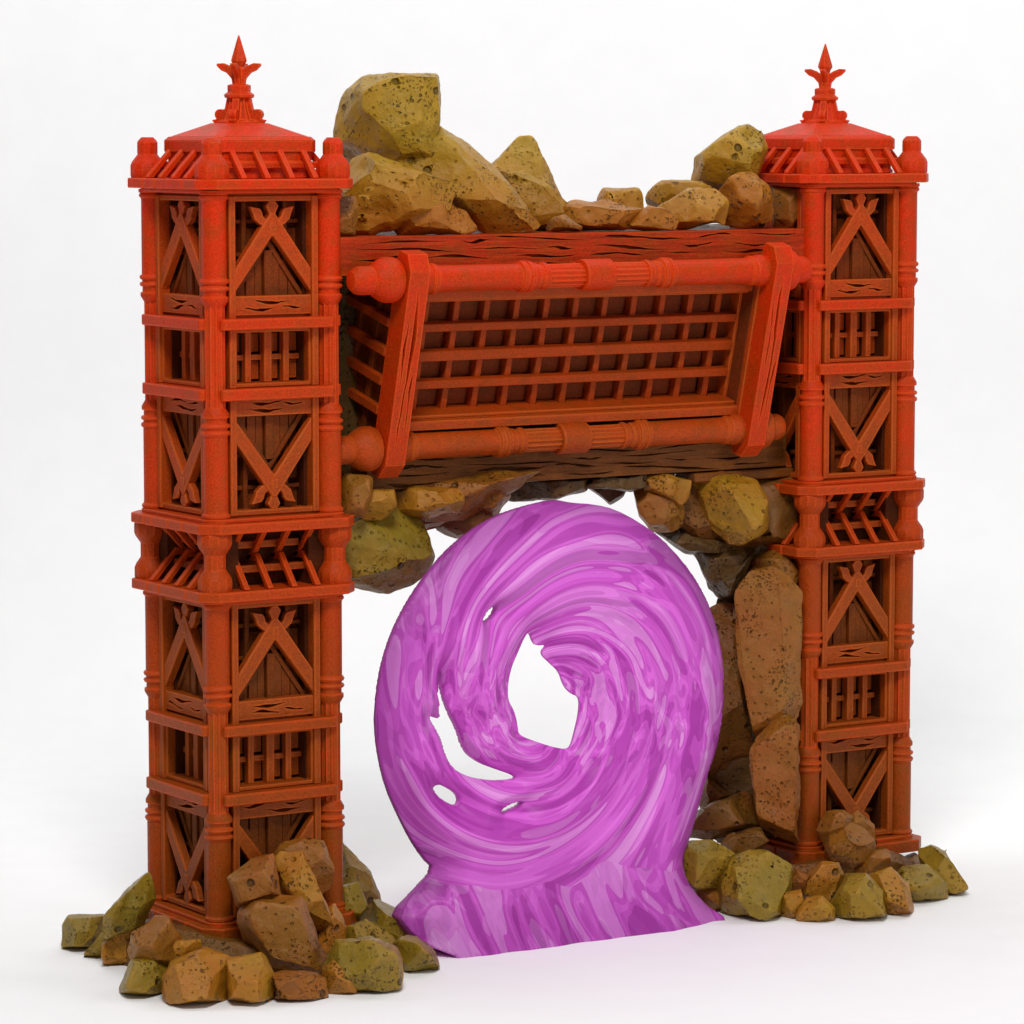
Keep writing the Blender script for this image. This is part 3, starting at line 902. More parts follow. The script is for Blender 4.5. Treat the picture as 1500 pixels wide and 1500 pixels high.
GL_ = 'rocks heaped round the left tower foot'
GR_ = 'rocks heaped round the right tower foot'
GT_ = 'boulders lying on top of the lintel'
GU_ = 'rocks hanging under the lintel'
GP_ = 'stone slabs on the inner side of the right tower'
ROCKS = [
    # left foot (key 4)
    ('stone', '4', [(40, 790), (60, 760), (190, 752), (200, 830), (130, 875), (45, 868), (36, 840)], None, .8, 'olive_dark', 'greenish stone lying flat at the far left end of the left heap', GL_),
    ('boulder', '4', [(190, 830), (200, 750), (300, 640), (357, 595), (370, 690), (330, 790), (215, 845)], .75, 1.1, 'olive_dark', 'tall olive boulder leaning against the far left side of the left tower', GL_),
    ('stone', '4', [(118, 890), (180, 825), (225, 850), (200, 908), (130, 900)], None, .5, 'olive_dark', 'small olive stone between the flat far left stone and a brown wedge', GL_),
    ('stone', '4', [(190, 860), (300, 795), (330, 870), (312, 932), (220, 937), (195, 912)], None, .7, 'ochre', 'brown wedge stone left of the grey-brown boulder under the tower base corner', GL_),
    ('boulder', '4', [(288, 880), (300, 820), (380, 758), (430, 760), (482, 850), (440, 925), (300, 922)], -1.0, .8, 'tan', 'grey-brown rounded boulder propping the left side of the left tower base', GL_),
    ('stone', '4', [(250, 1025), (300, 920), (400, 914), (445, 935), (432, 1038), (370, 1048), (275, 1038)], None, .9, 'olive_dark', 'low olive stone at the front of the left heap, left of the big front stone', GL_),
    ('stone', '4', [(420, 940), (470, 855), (545, 850), (560, 900), (470, 970)], -1.25, .5, 'ochre', 'small brown stone just left of the short pedestal under the left tower', GL_),
    ('boulder', '4', [(420, 985), (450, 930), (560, 885), (660, 920), (664, 1065), (650, 1083), (450, 1083), (428, 1045)], None, 1.2, 'ochre', 'big pitted ochre boulder frontmost of the left heap with a round crater', GL_),
    ('boulder', '4', [(657, 920), (780, 900), (802, 930), (834, 1000), (832, 1062), (780, 1074), (660, 1070)], None, 1.0, 'ochre', 'square orange-brown boulder right beside the cratered front boulder', GL_),
    ('boulder', '4', [(700, 750), (745, 690), (800, 678), (930, 688), (990, 820), (1030, 920), (1022, 990), (930, 990), (830, 965), (780, 915), (712, 895), (703, 830)], -1.25, 1.3, 'tan', 'largest brown boulder leaning on the front of the left tower base', GL_),
    ('stone', '4', [(828, 975), (960, 975), (1028, 980), (1032, 1050), (980, 1070), (838, 1068)], None, .8, 'tan', 'rough low stone directly under the largest leaning brown boulder', GL_),
    ('boulder', '4', [(663, 610), (740, 543), (822, 528), (850, 670), (800, 690), (700, 710)], -.95, .9, 'tan', 'brown faceted boulder wedged in the lower front bay of the left tower', GL_),
    ('boulder', '4', [(818, 575), (860, 518), (940, 522), (985, 620), (1030, 720), (1062, 810), (1040, 840), (985, 790), (940, 700), (850, 672)], -.85, .9, 'ochre', 'long brown boulder sloping down right across the front of the left tower', GL_),
    ('boulder', '4', [(828, 540), (870, 485), (940, 462), (1012, 478), (1040, 560), (1060, 650), (1000, 680), (960, 600), (900, 525)], -.62, .6, 'tan', 'topmost boulder of the left heap, under the broken V brace', GL_),
    ('stone', '4', [(1000, 760), (1060, 720), (1100, 800), (1090, 900), (1020, 930)], -.9, .7, 'ochre', 'rough brown stone in the cleft right of the largest leaning boulder', GL_),
    ('boulder', '4', [(1085, 475), (1130, 540), (1200, 600), (1228, 700), (1222, 810), (1130, 800), (1090, 720)], .8, 1.0, 'olive_dark', 'tall olive boulder rising right behind the left tower, facing the portal', GL_),
    ('stone', '4', [(1095, 650), (1150, 635), (1180, 720), (1150, 775), (1100, 760)], -.1, .5, 'olive_dark', 'rounded olive stone right of the left tower post foot', GL_),
    ('boulder', '4', [(1095, 800), (1180, 775), (1285, 835), (1305, 905), (1180, 880), (1090, 870)], -.9, .8, 'olive_dark', 'flat brown-olive boulder lying above the big green right stone of the left heap', GL_),
    ('boulder', '4', [(1210, 700), (1300, 755), (1364, 845), (1310, 870), (1230, 850), (1200, 790)], -.3, .9, 'olive_dark', 'sloping boulder of the left heap overlapping the edge of the purple portal', GL_),
    ('boulder', '4', [(1036, 940), (1070, 852), (1200, 846), (1290, 876), (1308, 920), (1306, 1022), (1200, 1034), (1130, 1038), (1050, 1010)], None, 1.2, 'olive_dark', 'big greenish boulder on the floor at the right front of the left heap', GL_),
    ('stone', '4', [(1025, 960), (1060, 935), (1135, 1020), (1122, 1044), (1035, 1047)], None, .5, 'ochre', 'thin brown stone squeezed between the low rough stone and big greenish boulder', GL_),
    ('stone', '4', [(1290, 860), (1320, 840), (1372, 843), (1432, 890), (1454, 940), (1432, 960), (1300, 964), (1285, 920)], None, .9, 'olive_dark', 'olive stone at the far right end of the left heap, before the portal', GL_),
    # right foot (key r)
    ('boulder', 'r', [(112, 690), (150, 602), (260, 602), (355, 660), (345, 790), (200, 815), (118, 770)], -.75, 1.0, 'olive_dark', 'olive boulder at the left end of the right heap beside the portal skirt', GR_),
    ('stone', 'r', [(165, 835), (270, 790), (315, 850), (325, 907), (240, 914)], None, .5, 'tan', 'small rough brown stone left of the big green boulder of the right heap', GR_),
    ('boulder', 'c', [(140, 1402), (172, 1380), (205, 1348), (230, 1362), (300, 1404), (480, 1392), (560, 1390), (610, 1405), (560, 1425), (400, 1432), (220, 1425)], -.1, 2.8, 'umber', 'dark bed of rock under the left tower, showing between the heaped boulders', GL_),
    ('boulder', 'c', [(1010, 1310), (1035, 1268), (1130, 1252), (1300, 1246), (1385, 1285), (1370, 1302), (1200, 1318), (1060, 1320)], -.2, 2.4, 'umber', 'dark bed of rock under the right tower, showing between the heaped boulders', GR_),
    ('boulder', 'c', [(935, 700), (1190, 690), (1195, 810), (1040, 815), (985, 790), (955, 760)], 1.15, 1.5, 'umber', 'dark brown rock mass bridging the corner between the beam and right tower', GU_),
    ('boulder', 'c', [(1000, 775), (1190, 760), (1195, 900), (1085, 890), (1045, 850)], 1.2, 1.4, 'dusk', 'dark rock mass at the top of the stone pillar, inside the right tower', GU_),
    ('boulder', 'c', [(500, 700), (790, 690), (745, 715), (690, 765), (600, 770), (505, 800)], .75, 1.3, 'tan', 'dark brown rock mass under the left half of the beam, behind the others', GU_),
    ('boulder', 'r', [(298, 770), (330, 700), (430, 656), (520, 656), (622, 716), (618, 800), (592, 932), (500, 938), (335, 917), (303, 850)], None, 1.4, 'olive_dark', 'big green-brown boulder at the left front of the right heap', GR_),
    ('stone', 'r', [(585, 850), (660, 832), (675, 900), (642, 942), (582, 937)], None, .4, 'ochre', 'tiny upright stone right of the big green boulder of the right heap', GR_),
    ('stone', 'r', [(605, 780), (640, 730), (700, 760), (680, 840), (610, 850)], -1.3, .5, 'tan', 'small brown stone under the right tower base corner', GR_),
    ('stone', 'r', [(662, 930), (700, 868), (760, 863), (812, 908), (812, 956), (720, 960)], None, .5, 'ochre', 'smooth rounded ochre stone, foremost of the right heap', GR_),
    ('boulder', 'r', [(658, 875), (690, 788), (760, 707), (832, 708), (858, 770), (800, 870), (720, 905)], -1.45, .7, 'ochre', 'tilted ochre boulder standing above the smooth foremost stone', GR_),
    ('boulder', 'r', [(812, 885), (880, 776), (960, 762), (1032, 830), (1047, 932), (950, 948), (818, 948)], None, 1.1, 'olive_dark', 'wide ochre boulder at the middle front of the right heap', GR_),
    ('boulder', 'r', [(985, 760), (1080, 732), (1152, 800), (1165, 890), (1122, 928), (1045, 928), (1015, 820)], None, .9, 'ochre', 'pitted upright boulder right of the wide ochre middle boulder', GR_),
    ('boulder', 'r', [(778, 625), (800, 560), (880, 518), (960, 558), (1003, 620), (1008, 690), (900, 718), (800, 695)], -.8, .8, 'tan', 'brown boulder sitting against the right tower front in the broken base', GR_),
    ('stone', 'r', [(752, 545), (790, 478), (860, 468), (895, 490), (860, 570), (785, 625)], -.6, .5, 'tan', 'orange cratered stone beside the front post of the right tower', GR_),
    ('stone', 'r', [(880, 500), (930, 473), (992, 530), (1020, 625), (970, 600)], -.5, .4, 'tan', 'topmost thin orange stone of the right heap below the V brace', GR_),
    ('stone', 'r', [(890, 715), (1000, 660), (1060, 638), (1074, 700), (1010, 765), (920, 775)], -.95, .5, 'tan', 'jagged brown stone bridging the break in the right tower base', GR_),
    ('stone', 'r', [(1075, 700), (1200, 663), (1238, 720), (1180, 765), (1100, 750)], -.4, .6, 'umber', 'flat brown stone under the right end of the right tower base', GR_),
    ('boulder', 'r', [(1090, 780), (1130, 730), (1240, 716), (1332, 790), (1332, 842), (1165, 868), (1110, 860)], None, 1.0, 'olive_dark', 'low olive boulder at the right front corner of the right heap', GR_),
    ('boulder', 'r', [(1212, 645), (1270, 628), (1332, 658), (1403, 790), (1398, 822), (1330, 828), (1235, 740)], None, 1.2, 'olive_dark', 'rearmost olive boulder at the far right end of the right heap', GR_),
    ('stone', 'r', [(293, 625), (340, 568), (480, 543), (515, 600), (420, 668), (340, 668)], -.3, .7, 'umber', 'rough brown stone behind the big green boulder at the pillar foot', GR_),
    # pillar (key p)
    ('stone_slab', 'p', [(572, 185), (650, 115), (720, 108), (790, 150), (848, 220), (852, 800), (700, 860), (648, 865), (606, 640), (590, 420)], -.12, .55, 'tan', 'tall flat pitted slab standing against the inner side of the right tower', GP_),
    ('stone_slab', 'p', [(628, 960), (660, 888), (740, 782), (805, 788), (848, 830), (842, 1350), (750, 1335), (668, 1275), (662, 1200), (690, 1130)], -.30, .6, 'tan', 'lower brown slab beneath the tall pitted slab, chipped on its left edge', GP_),
    ('boulder', 'p', [(400, 340), (440, 270), (520, 230), (585, 255), (597, 420), (625, 700), (645, 920), (622, 1105), (540, 1155), (470, 1105), (410, 1000)], .7, 1.3, 'umber', 'tall rounded brown column stone half hidden behind the right edge of the portal', GP_),
    ('stone', 'p', [(385, 1210), (600, 1125), (695, 1150), (665, 1265), (560, 1315), (455, 1345), (340, 1333)], .25, .9, 'umber', 'long brown stone lying under the column stone near the portal edge', GP_),
    ('stone', 'p', [(410, 1040), (520, 1140), (505, 1190), (400, 1210), (380, 1120)], .9, .6, 'umber', 'dark brown stone wedged beneath the column stone', GP_),
    ('stone', 'p', [(380, 55), (640, 15), (650, 95), (585, 190), (500, 222), (445, 185)], .85, .9, 'dusk', 'dark jagged stone over the column stone at the portal shoulder', GP_),
    ('stone', 'p', [(635, 55), (770, 15), (848, 120), (842, 195), (720, 125), (630, 115)], .35, .5, 'tan', 'brown rough stone capping the tall pitted slab', GP_),
    ('boulder', 'p', [(470, 200), (840, 150), (850, 700), (850, 1400), (390, 1400), (400, 1150), (450, 900)], 1.0, 1.2, 'dusk', 'dark rock mass in the gap behind the two inner slabs', GP_),
    # under the lintel, right (key u)
    ('stone', 'u', [(395, 160), (580, 150), (695, 195), (695, 285), (650, 318), (450, 245)], .55, .6, 'ochre', 'ochre faceted stone just under the right half of the brown beam', GU_),
    ('boulder', 'u', [(372, 235), (470, 245), (645, 308), (674, 380), (674, 445), (600, 490), (480, 488), (415, 400)], .7, .7, 'tan', 'rounded brown boulder hanging lowest beside the portal crown', GU_),
    ('boulder', 'u', [(735, 165), (900, 140), (1110, 190), (1182, 300), (1172, 480), (1000, 565), (945, 562), (835, 450), (785, 330)], .4, 1.0, 'ochre', 'large yellow-brown boulder under the right end of the brown beam', GU_),
    ('stone', 'u', [(1160, 310), (1330, 320), (1350, 560), (1230, 570), (1155, 510)], .62, .6, 'tan', 'square brown stone between the large yellow boulder and right tower waist', GU_),
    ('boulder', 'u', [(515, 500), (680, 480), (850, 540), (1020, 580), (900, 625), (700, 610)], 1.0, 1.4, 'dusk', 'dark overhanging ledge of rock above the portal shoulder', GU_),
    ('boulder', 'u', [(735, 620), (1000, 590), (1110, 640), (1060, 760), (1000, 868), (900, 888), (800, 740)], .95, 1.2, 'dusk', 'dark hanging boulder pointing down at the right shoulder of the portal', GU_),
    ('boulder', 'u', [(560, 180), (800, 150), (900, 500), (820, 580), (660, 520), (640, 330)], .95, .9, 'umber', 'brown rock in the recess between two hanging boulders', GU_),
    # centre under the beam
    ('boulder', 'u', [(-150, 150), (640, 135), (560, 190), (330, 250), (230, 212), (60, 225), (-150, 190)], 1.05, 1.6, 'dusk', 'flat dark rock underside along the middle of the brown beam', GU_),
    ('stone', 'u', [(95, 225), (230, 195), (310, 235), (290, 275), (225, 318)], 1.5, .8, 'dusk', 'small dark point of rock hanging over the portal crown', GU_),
    # left (key v)
    ('boulder', 'v', [(60, 600), (30, 480), (115, 305), (300, 270), (445, 325), (500, 400), (556, 560), (525, 630), (425, 710), (290, 768), (85, 748)], .6, 1.6, 'olive_dark', 'big olive boulder hanging beside the waist of the left tower', GU_),
    ('stone', 'v', [(120, 310), (150, 170), (310, 165), (320, 260), (235, 340), (130, 345)], .25, .6, 'ochre', 'ochre stone above the hanging olive boulder, under the beam end', GU_),
    ('stone', 'v', [(290, 175), (450, 140), (728, 140), (742, 225), (705, 290), (540, 308), (420, 280), (310, 270)], .35, .7, 'ochre', 'long yellow-brown stone tight under the left half of the beam', GU_),
    ('boulder', 'v', [(530, 310), (690, 285), (900, 240), (935, 320), (785, 425), (700, 436), (600, 395)], .8, 1.0, 'umber', 'dark brown boulder hanging over the upper left of the portal', GU_),
    ('stone', 'v', [(720, 135), (1040, 110), (1015, 210), (935, 318), (690, 300)], .55, .8, 'tan', 'reddish brown stone under the beam left of the portal crown', GU_),
    ('stone', 'v', [(-10, 45), (185, 85), (175, 205), (135, 300), (0, 315)], .15, .6, 'tan', 'orange stone wedged between the left tower post and lower roller knob', GU_),
    ('stone', 'v', [(1010, 110), (1500, 85), (1490, 165), (1310, 210), (1110, 165), (1020, 215)], 1.0, 1.2, 'dusk', 'thin dark rock edge under the beam above the portal crown', GU_),
    # on top (key t, s)
    ('boulder', 't', [(86, 412), (122, 205), (145, 155), (235, 74), (430, 66), (622, 70), (637, 92), (640, 380), (640, 640), (260, 760), (90, 700)], 1.25, 1.5, 'olive', 'tall flat-topped olive boulder, highest of all, beside the left tower roof', GT_),
    ('boulder', 't', [(300, 465), (440, 315), (490, 285), (622, 337), (800, 466), (932, 578), (1082, 718), (1245, 925), (920, 940), (700, 860), (500, 720), (360, 600)], .75, 1.1, 'olive', 'long pitted slab boulder sloping down right from the tall flat-topped boulder', GT_),
    ('boulder', 't', [(110, 720), (155, 530), (260, 515), (430, 600), (640, 630), (765, 680), (705, 810), (560, 860), (400, 910), (300, 950), (120, 945)], .35, 1.0, 'olive', 'broad olive boulder below the tall one, behind the left end of the red beam', GT_),
    ('boulder', 't', [(395, 905), (500, 838), (700, 787), (832, 808), (925, 940), (440, 950)], .12, .6, 'ochre', 'low orange-brown boulder on the beam in front of the sloping slab', GT_),
    ('boulder', 't', [(925, 570), (1090, 412), (1167, 403), (1197, 480), (1330, 800), (1250, 920), (1000, 900), (930, 700)], 1.5, .9, 'olive', 'pointed peak boulder standing alone right of the sloping slab', GT_),
    ('boulder', 't', [(945, 592), (1100, 598), (1230, 688), (1392, 830), (1445, 905), (1240, 925), (1050, 925), (950, 760)], 1.0, .7, 'olive', 'smooth cracked boulder in front of the pointed peak boulder', GT_),
    ('stone', 't', [(1232, 912), (1280, 863), (1340, 853), (1434, 905), (1424, 930), (1240, 935)], .2, .45, 'tan', 'small orange stone on the beam at the tip of the sloping slab', GT_),
    ('stone', 't', [(95, 735), (185, 740), (205, 810), (185, 950), (100, 960)], .1, .5, 'tan', 'orange rough stone touching the left tower at the beam end', GT_),
    ('stone', 's', [(195, 602), (213, 566), (337, 563), (351, 590), (351, 645), (260, 650), (198, 630)], .9, .6, 'olive', 'blocky square stone in the middle of the lintel top', GT_),
    ('stone', 's', [(40, 640), (100, 622), (220, 618), (348, 640), (335, 705), (210, 716), (60, 700)], .45, .9, 'ochre', 'wide flat stone in front of the blocky square stone', GT_),
    ('stone', 's', [(293, 692), (375, 630), (443, 640), (483, 690), (473, 714), (308, 714)], .1, .6, 'ochre', 'small pale wedge stone left of the two large rounded boulders', GT_),
    ('stone', 's', [(352, 625), (380, 578), (430, 548), (560, 543), (603, 560), (520, 620), (410, 650)], .95, .6, 'olive', 'low stone behind the left one of the two rounded boulders', GT_),
    ('boulder', 's', [(396, 640), (520, 563), (620, 557), (665, 610), (655, 704), (480, 709), (445, 670)], .3, .8, 'olive', 'smooth rounded boulder with a pale left face on the beam', GT_),
    ('boulder', 's', [(630, 575), (700, 518), (755, 512), (822, 560), (853, 650), (843, 704), (700, 709), (630, 700)], .3, .9, 'ochre', 'egg-shaped ochre boulder with a ragged seam beside the right tower', GT_),
    ('boulder', 's', [(533, 555), (543, 450), (580, 418), (700, 338), (742, 328), (792, 358), (812, 420), (770, 530), (670, 575), (580, 570)], .95, 1.2, 'olive', 'large tilted boulder leaning against the roof of the right tower', GT_),
    ('stone', 's', [(828, 560), (935, 558), (935, 640), (925, 712), (838, 712)], .55, .7, 'tan', 'orange cracked block between the egg-shaped boulder and right tower post', GT_),
]
for i, (nm, key, poly, y, th, mat, label, grp) in enumerate(ROCKS):
    make_rock(nm, key, poly, y, th, mat, label, grp, seed=i + 1)


# rock core of the lintel behind the beams
def core(x0, x1, y0, y1, z0, z1, label, mat='dusk', seed=77):
    bm = bmesh.new()
    bmesh.ops.create_grid(bm, x_segments=1, y_segments=1, size=1)
    bm.clear()
    rng = random.Random(seed)
    n = 9
    for i in range(n + 1):
        x = x0 + (x1 - x0) * i / n
        for yy, zz in ((y0, z0), (y0, z1), (y1, z0), (y1, z1), ((y0 + y1) / 2, z1 + .1), (y1 + .15, (z0 + z1) / 2)):
            bm.verts.new((x, yy + rng.uniform(-.05, .05), zz + rng.uniform(-.06, .06)))
    r = bmesh.ops.convex_hull(bm, input=bm.verts)
    bmesh.ops.delete(bm, geom=[v for v in bm.verts if not v.link_faces], context='VERTS')
    bmesh.ops.triangulate(bm, faces=bm.faces)
    for _ in range(6):
        le = [e for e in bm.edges if e.calc_length() > .25]
        if not le:
            break
        bmesh.ops.subdivide_edges(bm, edges=le, cuts=1)
        bmesh.ops.triangulate(bm, faces=[f for f in bm.faces if len(f.verts) > 3])
    bm.normal_update()
    for v in bm.verts:
        q = v.co
        d = noise.noise(q * 1.1) * .07 + noise.noise(q * 3) * .04
        v.co = v.co + v.normal * d
    for f in bm.faces:
        f.smooth = True
    org = Vector(((x0 + x1) / 2, (y0 + y1) / 2, z0))
    for v in bm.verts:
        v.co -= org
    me = bpy.data.meshes.new('rock_lintel')
    bm.to_mesh(me)
    bm.free()
    me.materials.append(M[mat])
    o = bpy.data.objects.new('rock_lintel', me)
    o.location = org
    COL.objects.link(o)
    return tag(o, label, 'rock')


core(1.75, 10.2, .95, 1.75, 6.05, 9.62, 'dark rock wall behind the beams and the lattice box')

# ---------------------------------------------------------------- portal
YP = on_z(845, 1378, GZ).y + .62
C_PX = (800, 1020)


def q7(l):
    return [(530 + a / 2.1436, 720 + b_ / 2.1436) for a, b_ in l]


OUT = q7([(600, 24), (500, 48), (415, 78), (330, 130), (255, 195), (190, 275), (135, 360), (95, 440), (62, 540), (45, 640), (40, 740), (52, 840), (75, 930), (110, 1010), (150, 1090), (190, 1150), (224, 1185),
          (165, 1250), (100, 1325), (120, 1365), (160, 1410), (230, 1437), (290, 1445), (350, 1453), (420, 1448), (520, 1420), (650, 1412), (700, 1395), (830, 1385), (960, 1355), (1040, 1335), (1070, 1322), (1030, 1275), (1003, 1220), (998, 1170),
          (1020, 1100), (1050, 1000), (1075, 900), (1110, 800), (1128, 700), (1132, 580), (1122, 480), (1092, 370), (1050, 285), (1000, 215), (935, 145), (865, 95), (790, 55), (730, 40), (660, 36)])
HOLES = [q7([(522, 437), (535, 475), (548, 484), (580, 480), (556, 507), (590, 540), (618, 565), (632, 610), (655, 635), (683, 645), (680, 700), (668, 750), (655, 800), (640, 810), (600, 802), (560, 790), (490, 765), (488, 740), (478, 690), (456, 655), (457, 600), (468, 550), (490, 500), (505, 465)]),
         q7([(238, 545), (246, 620), (270, 690), (298, 745), (318, 810), (360, 850), (420, 872), (482, 893), (470, 905), (400, 908), (330, 895), (280, 870), (256, 830), (240, 770), (202, 708), (212, 702), (236, 715), (238, 680), (230, 610)]),
         q7([(216, 925), (235, 917), (265, 928), (298, 950), (304, 975), (290, 988), (255, 972), (225, 950)]),
         q7([(436, 1008), (445, 988), (490, 973), (488, 985), (460, 998)]),
         q7([(380, 405), (385, 380), (408, 362), (410, 378), (398, 395)])]


def to2(px, py):
    p = on_y(px, py, YP)
    return np.array([p.x, p.z])


def poly2(l):
    return np.array([to2(*p) for p in l])


OUTP = poly2(OUT)
# drop the skirt onto the floor
HP = [poly2(h) for h in HOLES]
C2 = to2(*C_PX)


def chaikin(P, n=2):
    for _ in range(n):
        Q = np.roll(P, -1, 0)
        P = np.stack([P * .75 + Q * .25, P * .25 + Q * .75], 1).reshape(-1, 2)
    return P


OUTP = chaikin(OUTP, 1)
HP = [chaikin(h, 2) for h in HP]
for i_, k_ in ((3, 1.35), (4, 1.45)):
    HP[i_] = HP[i_].mean(0) + (HP[i_] - HP[i_].mean(0)) * k_


def seg_dist(P, poly, skip=None):
    a = poly
    b_ = np.roll(poly, -1, 0)
    best = np.full(len(P), 1e9)
    near = np.zeros_like(P)
    for i in range(len(a)):
        if skip is not None and skip[i]:
            continue
        ab = b_[i] - a[i]
        t = np.clip(((P - a[i]) @ ab) / max(ab @ ab, 1e-12), 0, 1)
        q = a[i] + t[:, None] * ab
        d = np.linalg.norm(P - q, axis=1)
        k = d < best
        best[k] = d[k]
        near[k] = q[k]
    return best, near


def inside(P, poly):
    a = poly
    b_ = np.roll(poly, -1, 0)
    r = np.zeros(len(P), bool)
    for i in range(len(a)):
        c = (a[i, 1] > P[:, 1]) != (b_[i, 1] > P[:, 1])
        with np.errstate(divide='ignore', invalid='ignore'):
            xx = (b_[i, 0] - a[i, 0]) * (P[:, 1] - a[i, 1]) / (b_[i, 1] - a[i, 1]) + a[i, 0]
        r ^= c & (P[:, 0] < xx)
    return r


ST = .02
mn, mx = OUTP.min(0) - ST, OUTP.max(0) + ST
nx, nz = int((mx[0] - mn[0]) / ST) + 1, int((mx[1] - mn[1]) / ST) + 1
gx, gz = np.meshgrid(mn[0] + np.arange(nx) * ST, mn[1] + np.arange(nz) * ST, indexing='ij')
P = np.stack([gx.ravel(), gz.ravel()], 1)
ins = inside(P, OUTP)
d_out, near = seg_dist(P, OUTP)
low = OUTP[:, 1] < GZ + .32
d_side, _ = seg_dist(P, OUTP, low & np.roll(low, -1))
d_all = d_out.copy()
d_rel = d_side.copy()
for h in HP:
    ins &= ~inside(P, h)
    d, nr = seg_dist(P, h)
    d_rel = np.minimum(d_rel, d)
    k = d < d_all
    d_all[k] = d[k]
    near[k] = nr[k]
idx = np.arange(nx * nz).reshape(nx, nz)
quads = np.stack([idx[:-1, :-1], idx[1:, :-1], idx[1:, 1:], idx[:-1, 1:]], -1).reshape(-1, 4)
quads = quads[ins[quads].all(1)]
used = np.unique(quads)
remap = -np.ones(nx * nz, int)
remap[used] = np.arange(len(used))
quads = remap[quads]
P2, near2, da, do = P[used], near[used], d_rel[used], d_side[used]
from collections import Counter
ec = Counter()
for q in quads:
    for i in range(4):
        ec[tuple(sorted((int(q[i]), int(q[(i + 1) % 4]))))] += 1
bedge = [e for e, n_ in ec.items() if n_ == 1]
bset = sorted({v for e in bedge for v in e})
P2[bset] = near2[bset]
# relief -----------------------------------------------------------------
rel = P2 - C2
rr = np.linalg.norm(rel, axis=1) + 1e-6
th = -np.arctan2(rel[:, 1], rel[:, 0])          # clockwise angle as seen from the front
z_floor = GZ
zb = P2[:, 1]
zs = np.array(C2)[1] - 2.45
sk = np.clip((zs - zb) / (zs - z_floor), 0, 1.2)
wob = np.array([noise.noise(Vector((p[0] * .55, 3.3, p[1] * .55))) for p in P2]) * .45
psi = th - np.log(rr + .35) * 3.6 + wob
sw = np.stack([1.75 * np.cos(psi), 1.75 * np.sin(psi), 3.9 * np.log(rr + .35) + .6 * np.sin(th * 2) + wob * 2], 1)
dr = np.stack([P2[:, 0] * 1.9 + P2[:, 1] * .4, wob * 3, P2[:, 1] * .55], 1)      # in the skirt the pattern falls straight down
jag = np.array([noise.noise(Vector((p[0] * 1.5, 7.7, p[1] * .8))) for p in P2])
bl = np.clip((zs + .0 + wob * .3 + jag * .28 - zb) / .3, 0, 1)
bl = bl * bl * (3 - 2 * bl)


def terraces(vs):
    g = np.zeros(len(vs))
    for i, s in enumerate(vs):
        v = Vector(s)
        a = noise.noise(v * .9) + .45 * noise.noise(v * 1.9 + Vector((5, 2, 8)))
        t = a * 4
        f_ = t - math.floor(t)
        g[i] = (math.floor(t) + min(1, f_ * 3.0)) / 4
    return g


bs = np.clip((zs + .6 - zb) / 1.3, 0, 1)
bs = bs * bs * (3 - 2 * bs)
rg = terraces(sw) * (1 - bs) + terraces(dr) * bs * .35
edge = 1 - np.clip(1 - da / .55, 0, 1) ** 2
eo = np.sqrt(np.clip(1 - np.clip(1 - do / 1.2, 0, 1) ** 2, 0, 1))
th_f = .03 + .32 * np.clip(edge, 0, 1) ** .8 * (.4 + .6 * eo) + 0.075 * rg * np.clip(da / .12, 0, 1)
dish = .16 * np.clip(1 - rr / 1.6, 0, 1)
th_f = np.maximum(th_f - dish, .02)
nbr_a = np.concatenate([quads[:, i] for i in range(4)] * 2)
nbr_b = np.concatenate([quads[:, (i + 1) % 4] for i in range(4)] + [quads[:, (i + 3) % 4] for i in range(4)])
cnt = np.bincount(nbr_a, minlength=len(P2))
bmask = np.zeros(len(P2), bool)
bmask[bset] = True
for _ in range(4):
    av = np.bincount(nbr_a, weights=th_f[nbr_b], minlength=len(P2)) / cnt
    th_f = np.where(bmask, th_f, .5 * th_f + .5 * av)
    for ax in (0, 1):
        av = np.bincount(nbr_a, weights=P2[nbr_b, ax], minlength=len(P2)) / cnt
        P2[:, ax] = np.where(bmask, P2[:, ax], .5 * P2[:, ax] + .5 * av)
flare = .45 * sk ** 1.7 * (1 + .35 * wob + .22 * np.array([noise.noise(Vector((p[0] * 1.9, 1.1, 0))) for p in P2]))
yf = YP - th_f - flare
yb_ = YP + th_f * .9 + flare * .6
n = len(P2)
V = np.concatenate([np.stack([P2[:, 0], yf, P2[:, 1]], 1), np.stack([P2[:, 0], yb_, P2[:, 1]], 1)])
V[:, 2] = np.where(V[:, 2] < GZ + .03, GZ - .03, V[:, 2])
F = [tuple(int(i) for i in q) for q in quads] + [tuple(int(i) + n for i in q[::-1]) for q in quads]
dirs = {}
for q in quads:
    for i in range(4):
        dirs[(int(q[i]), int(q[(i + 1) % 4]))] = 1
for a, b_ in bedge:
    if (a, b_) in dirs:
        F.append((b_, a, a + n, b_ + n))
    else:
        F.append((a, b_, b_ + n, a + n))
org = np.array([C2[0], YP, GZ])
me = bpy.data.meshes.new('portal')
me.from_pydata([tuple(v) for v in V - org], [], F)
att = me.attributes.new('swirl', 'FLOAT_VECTOR', 'POINT')
att.data.foreach_set('vector', np.concatenate([sw, sw + 20]).astype(np.float32).ravel())
att = me.attributes.new('drape', 'FLOAT_VECTOR', 'POINT')
att.data.foreach_set('vector', np.concatenate([dr, dr + 20]).astype(np.float32).ravel())
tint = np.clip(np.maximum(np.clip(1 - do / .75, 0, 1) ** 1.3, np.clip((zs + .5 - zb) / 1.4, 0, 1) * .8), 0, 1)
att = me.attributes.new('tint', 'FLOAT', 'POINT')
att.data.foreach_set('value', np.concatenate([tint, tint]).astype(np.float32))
att = me.attributes.new('skirt', 'FLOAT', 'POINT')
att.data.foreach_set('value', np.concatenate([bl, bl]).astype(np.float32))
for p in me.polygons:
    p.use_smooth = True
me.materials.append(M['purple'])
o = bpy.data.objects.new('swirl_portal', me)
o.location = org
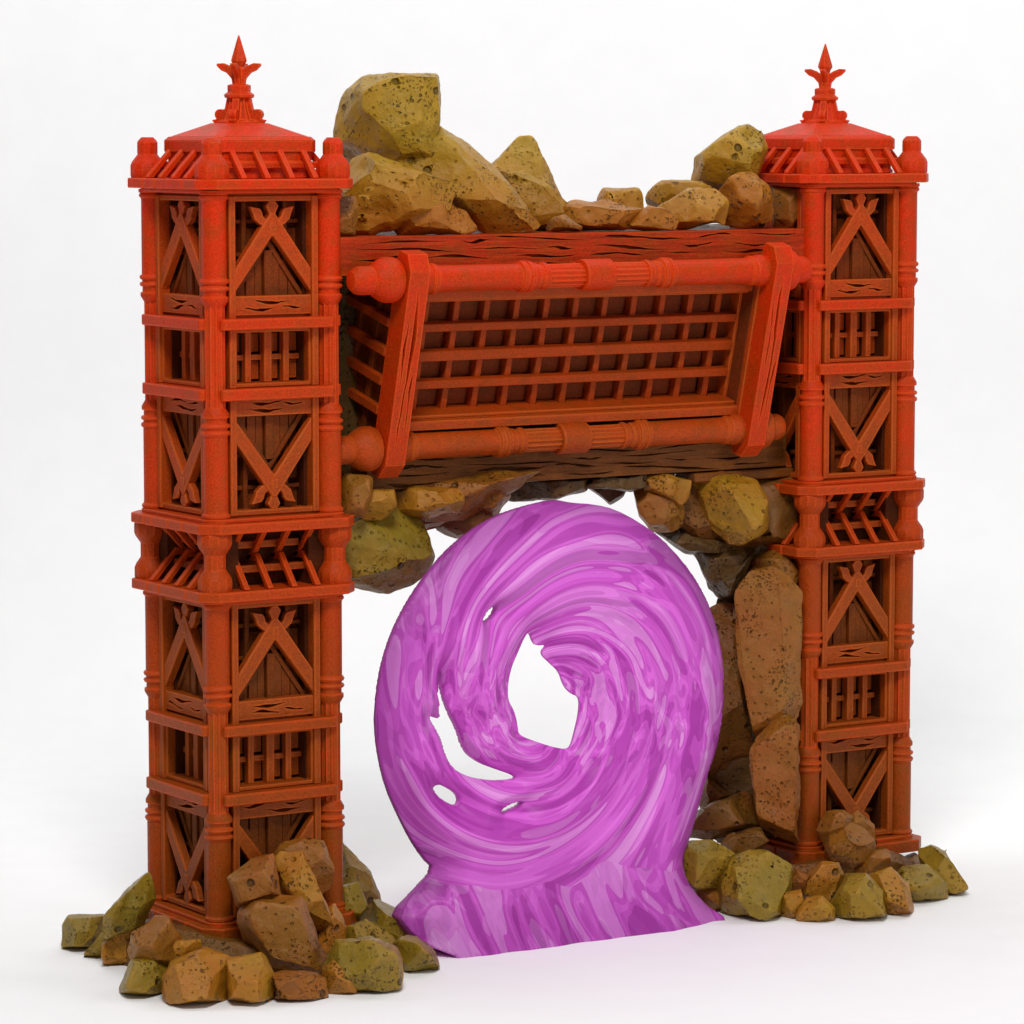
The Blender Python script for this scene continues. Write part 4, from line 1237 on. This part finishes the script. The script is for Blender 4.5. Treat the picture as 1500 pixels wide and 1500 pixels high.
COL.objects.link(o)
tag(o, 'glossy purple swirling portal disc with ragged holes, standing on its flared skirt under the gate', 'portal')

# ---------------------------------------------------------------- floor and sweep
mb = MB()
prof = [(-70, GZ), (14, GZ)]
for i in range(1, 13):
    a = i / 12 * PI / 2
    prof.append((14 + 7 * math.sin(a), GZ + 7 - 7 * math.cos(a)))
prof.append((21, 34))
vs = []
for y, z in prof:
    for x in (-70, 70):
        c_, s_ = math.cos(-YAW), math.sin(-YAW)
        vs.append((5.5 + x * c_ - y * s_, x * s_ + y * c_, z))
fs = [(2 * i, 2 * i + 1, 2 * i + 3, 2 * i + 2) for i in range(len(prof) - 1)]
mb.add(vs, fs, True)
fl = mb.build('floor', 'floor', None, 0, 60, recalc=False)
tag(fl, 'seamless white floor curving up into a plain backdrop', 'floor', None, 'structure')

# ---------------------------------------------------------------- light
w = bpy.data.worlds.new('World')
S.world = w
w.use_nodes = True
bg = w.node_tree.nodes['Background']
bg.inputs[0].default_value = (1, 1, 1, 1)
bg.inputs[1].default_value = 0.2


def area(name, loc, tgt, size, power, col=(1, 1, 1)):
    l = bpy.data.lights.new(name, 'AREA')
    l.shape = 'RECTANGLE'
    l.size, l.size_y = size
    l.energy = power
    l.color = col
    o = bpy.data.objects.new(name, l)
    o.location = loc
    o.rotation_euler = (Vector(tgt) - Vector(loc)).to_track_quat('-Z', 'Y').to_euler()
    COL.objects.link(o)
    return o


area('key_light', (-13, -26, 36), (5, 0, 5), (11, 11), 11500)  # unseen area lamp, high on the front left
area('added_fill_light', (20, -34, 14), (6, 0, 5), (12, 16), 2100)  # added unseen lamp that lifts the front right
back = Vector((5.5, 0, 0)) + HD * 7
area('added_backdrop_light', (back.x, back.y, 30), (back.x + HD.x * 3, back.y + HD.y * 3, 0), (60, 14), 5600)  # added unseen lamp overhead that keeps floor and backdrop white

S.view_settings.view_transform = 'Standard'
S.view_settings.look = 'None'
S.view_settings.gamma = 1
S.view_settings.exposure = 0
S.cycles.use_denoising = True
S.cycles.max_bounces = 8
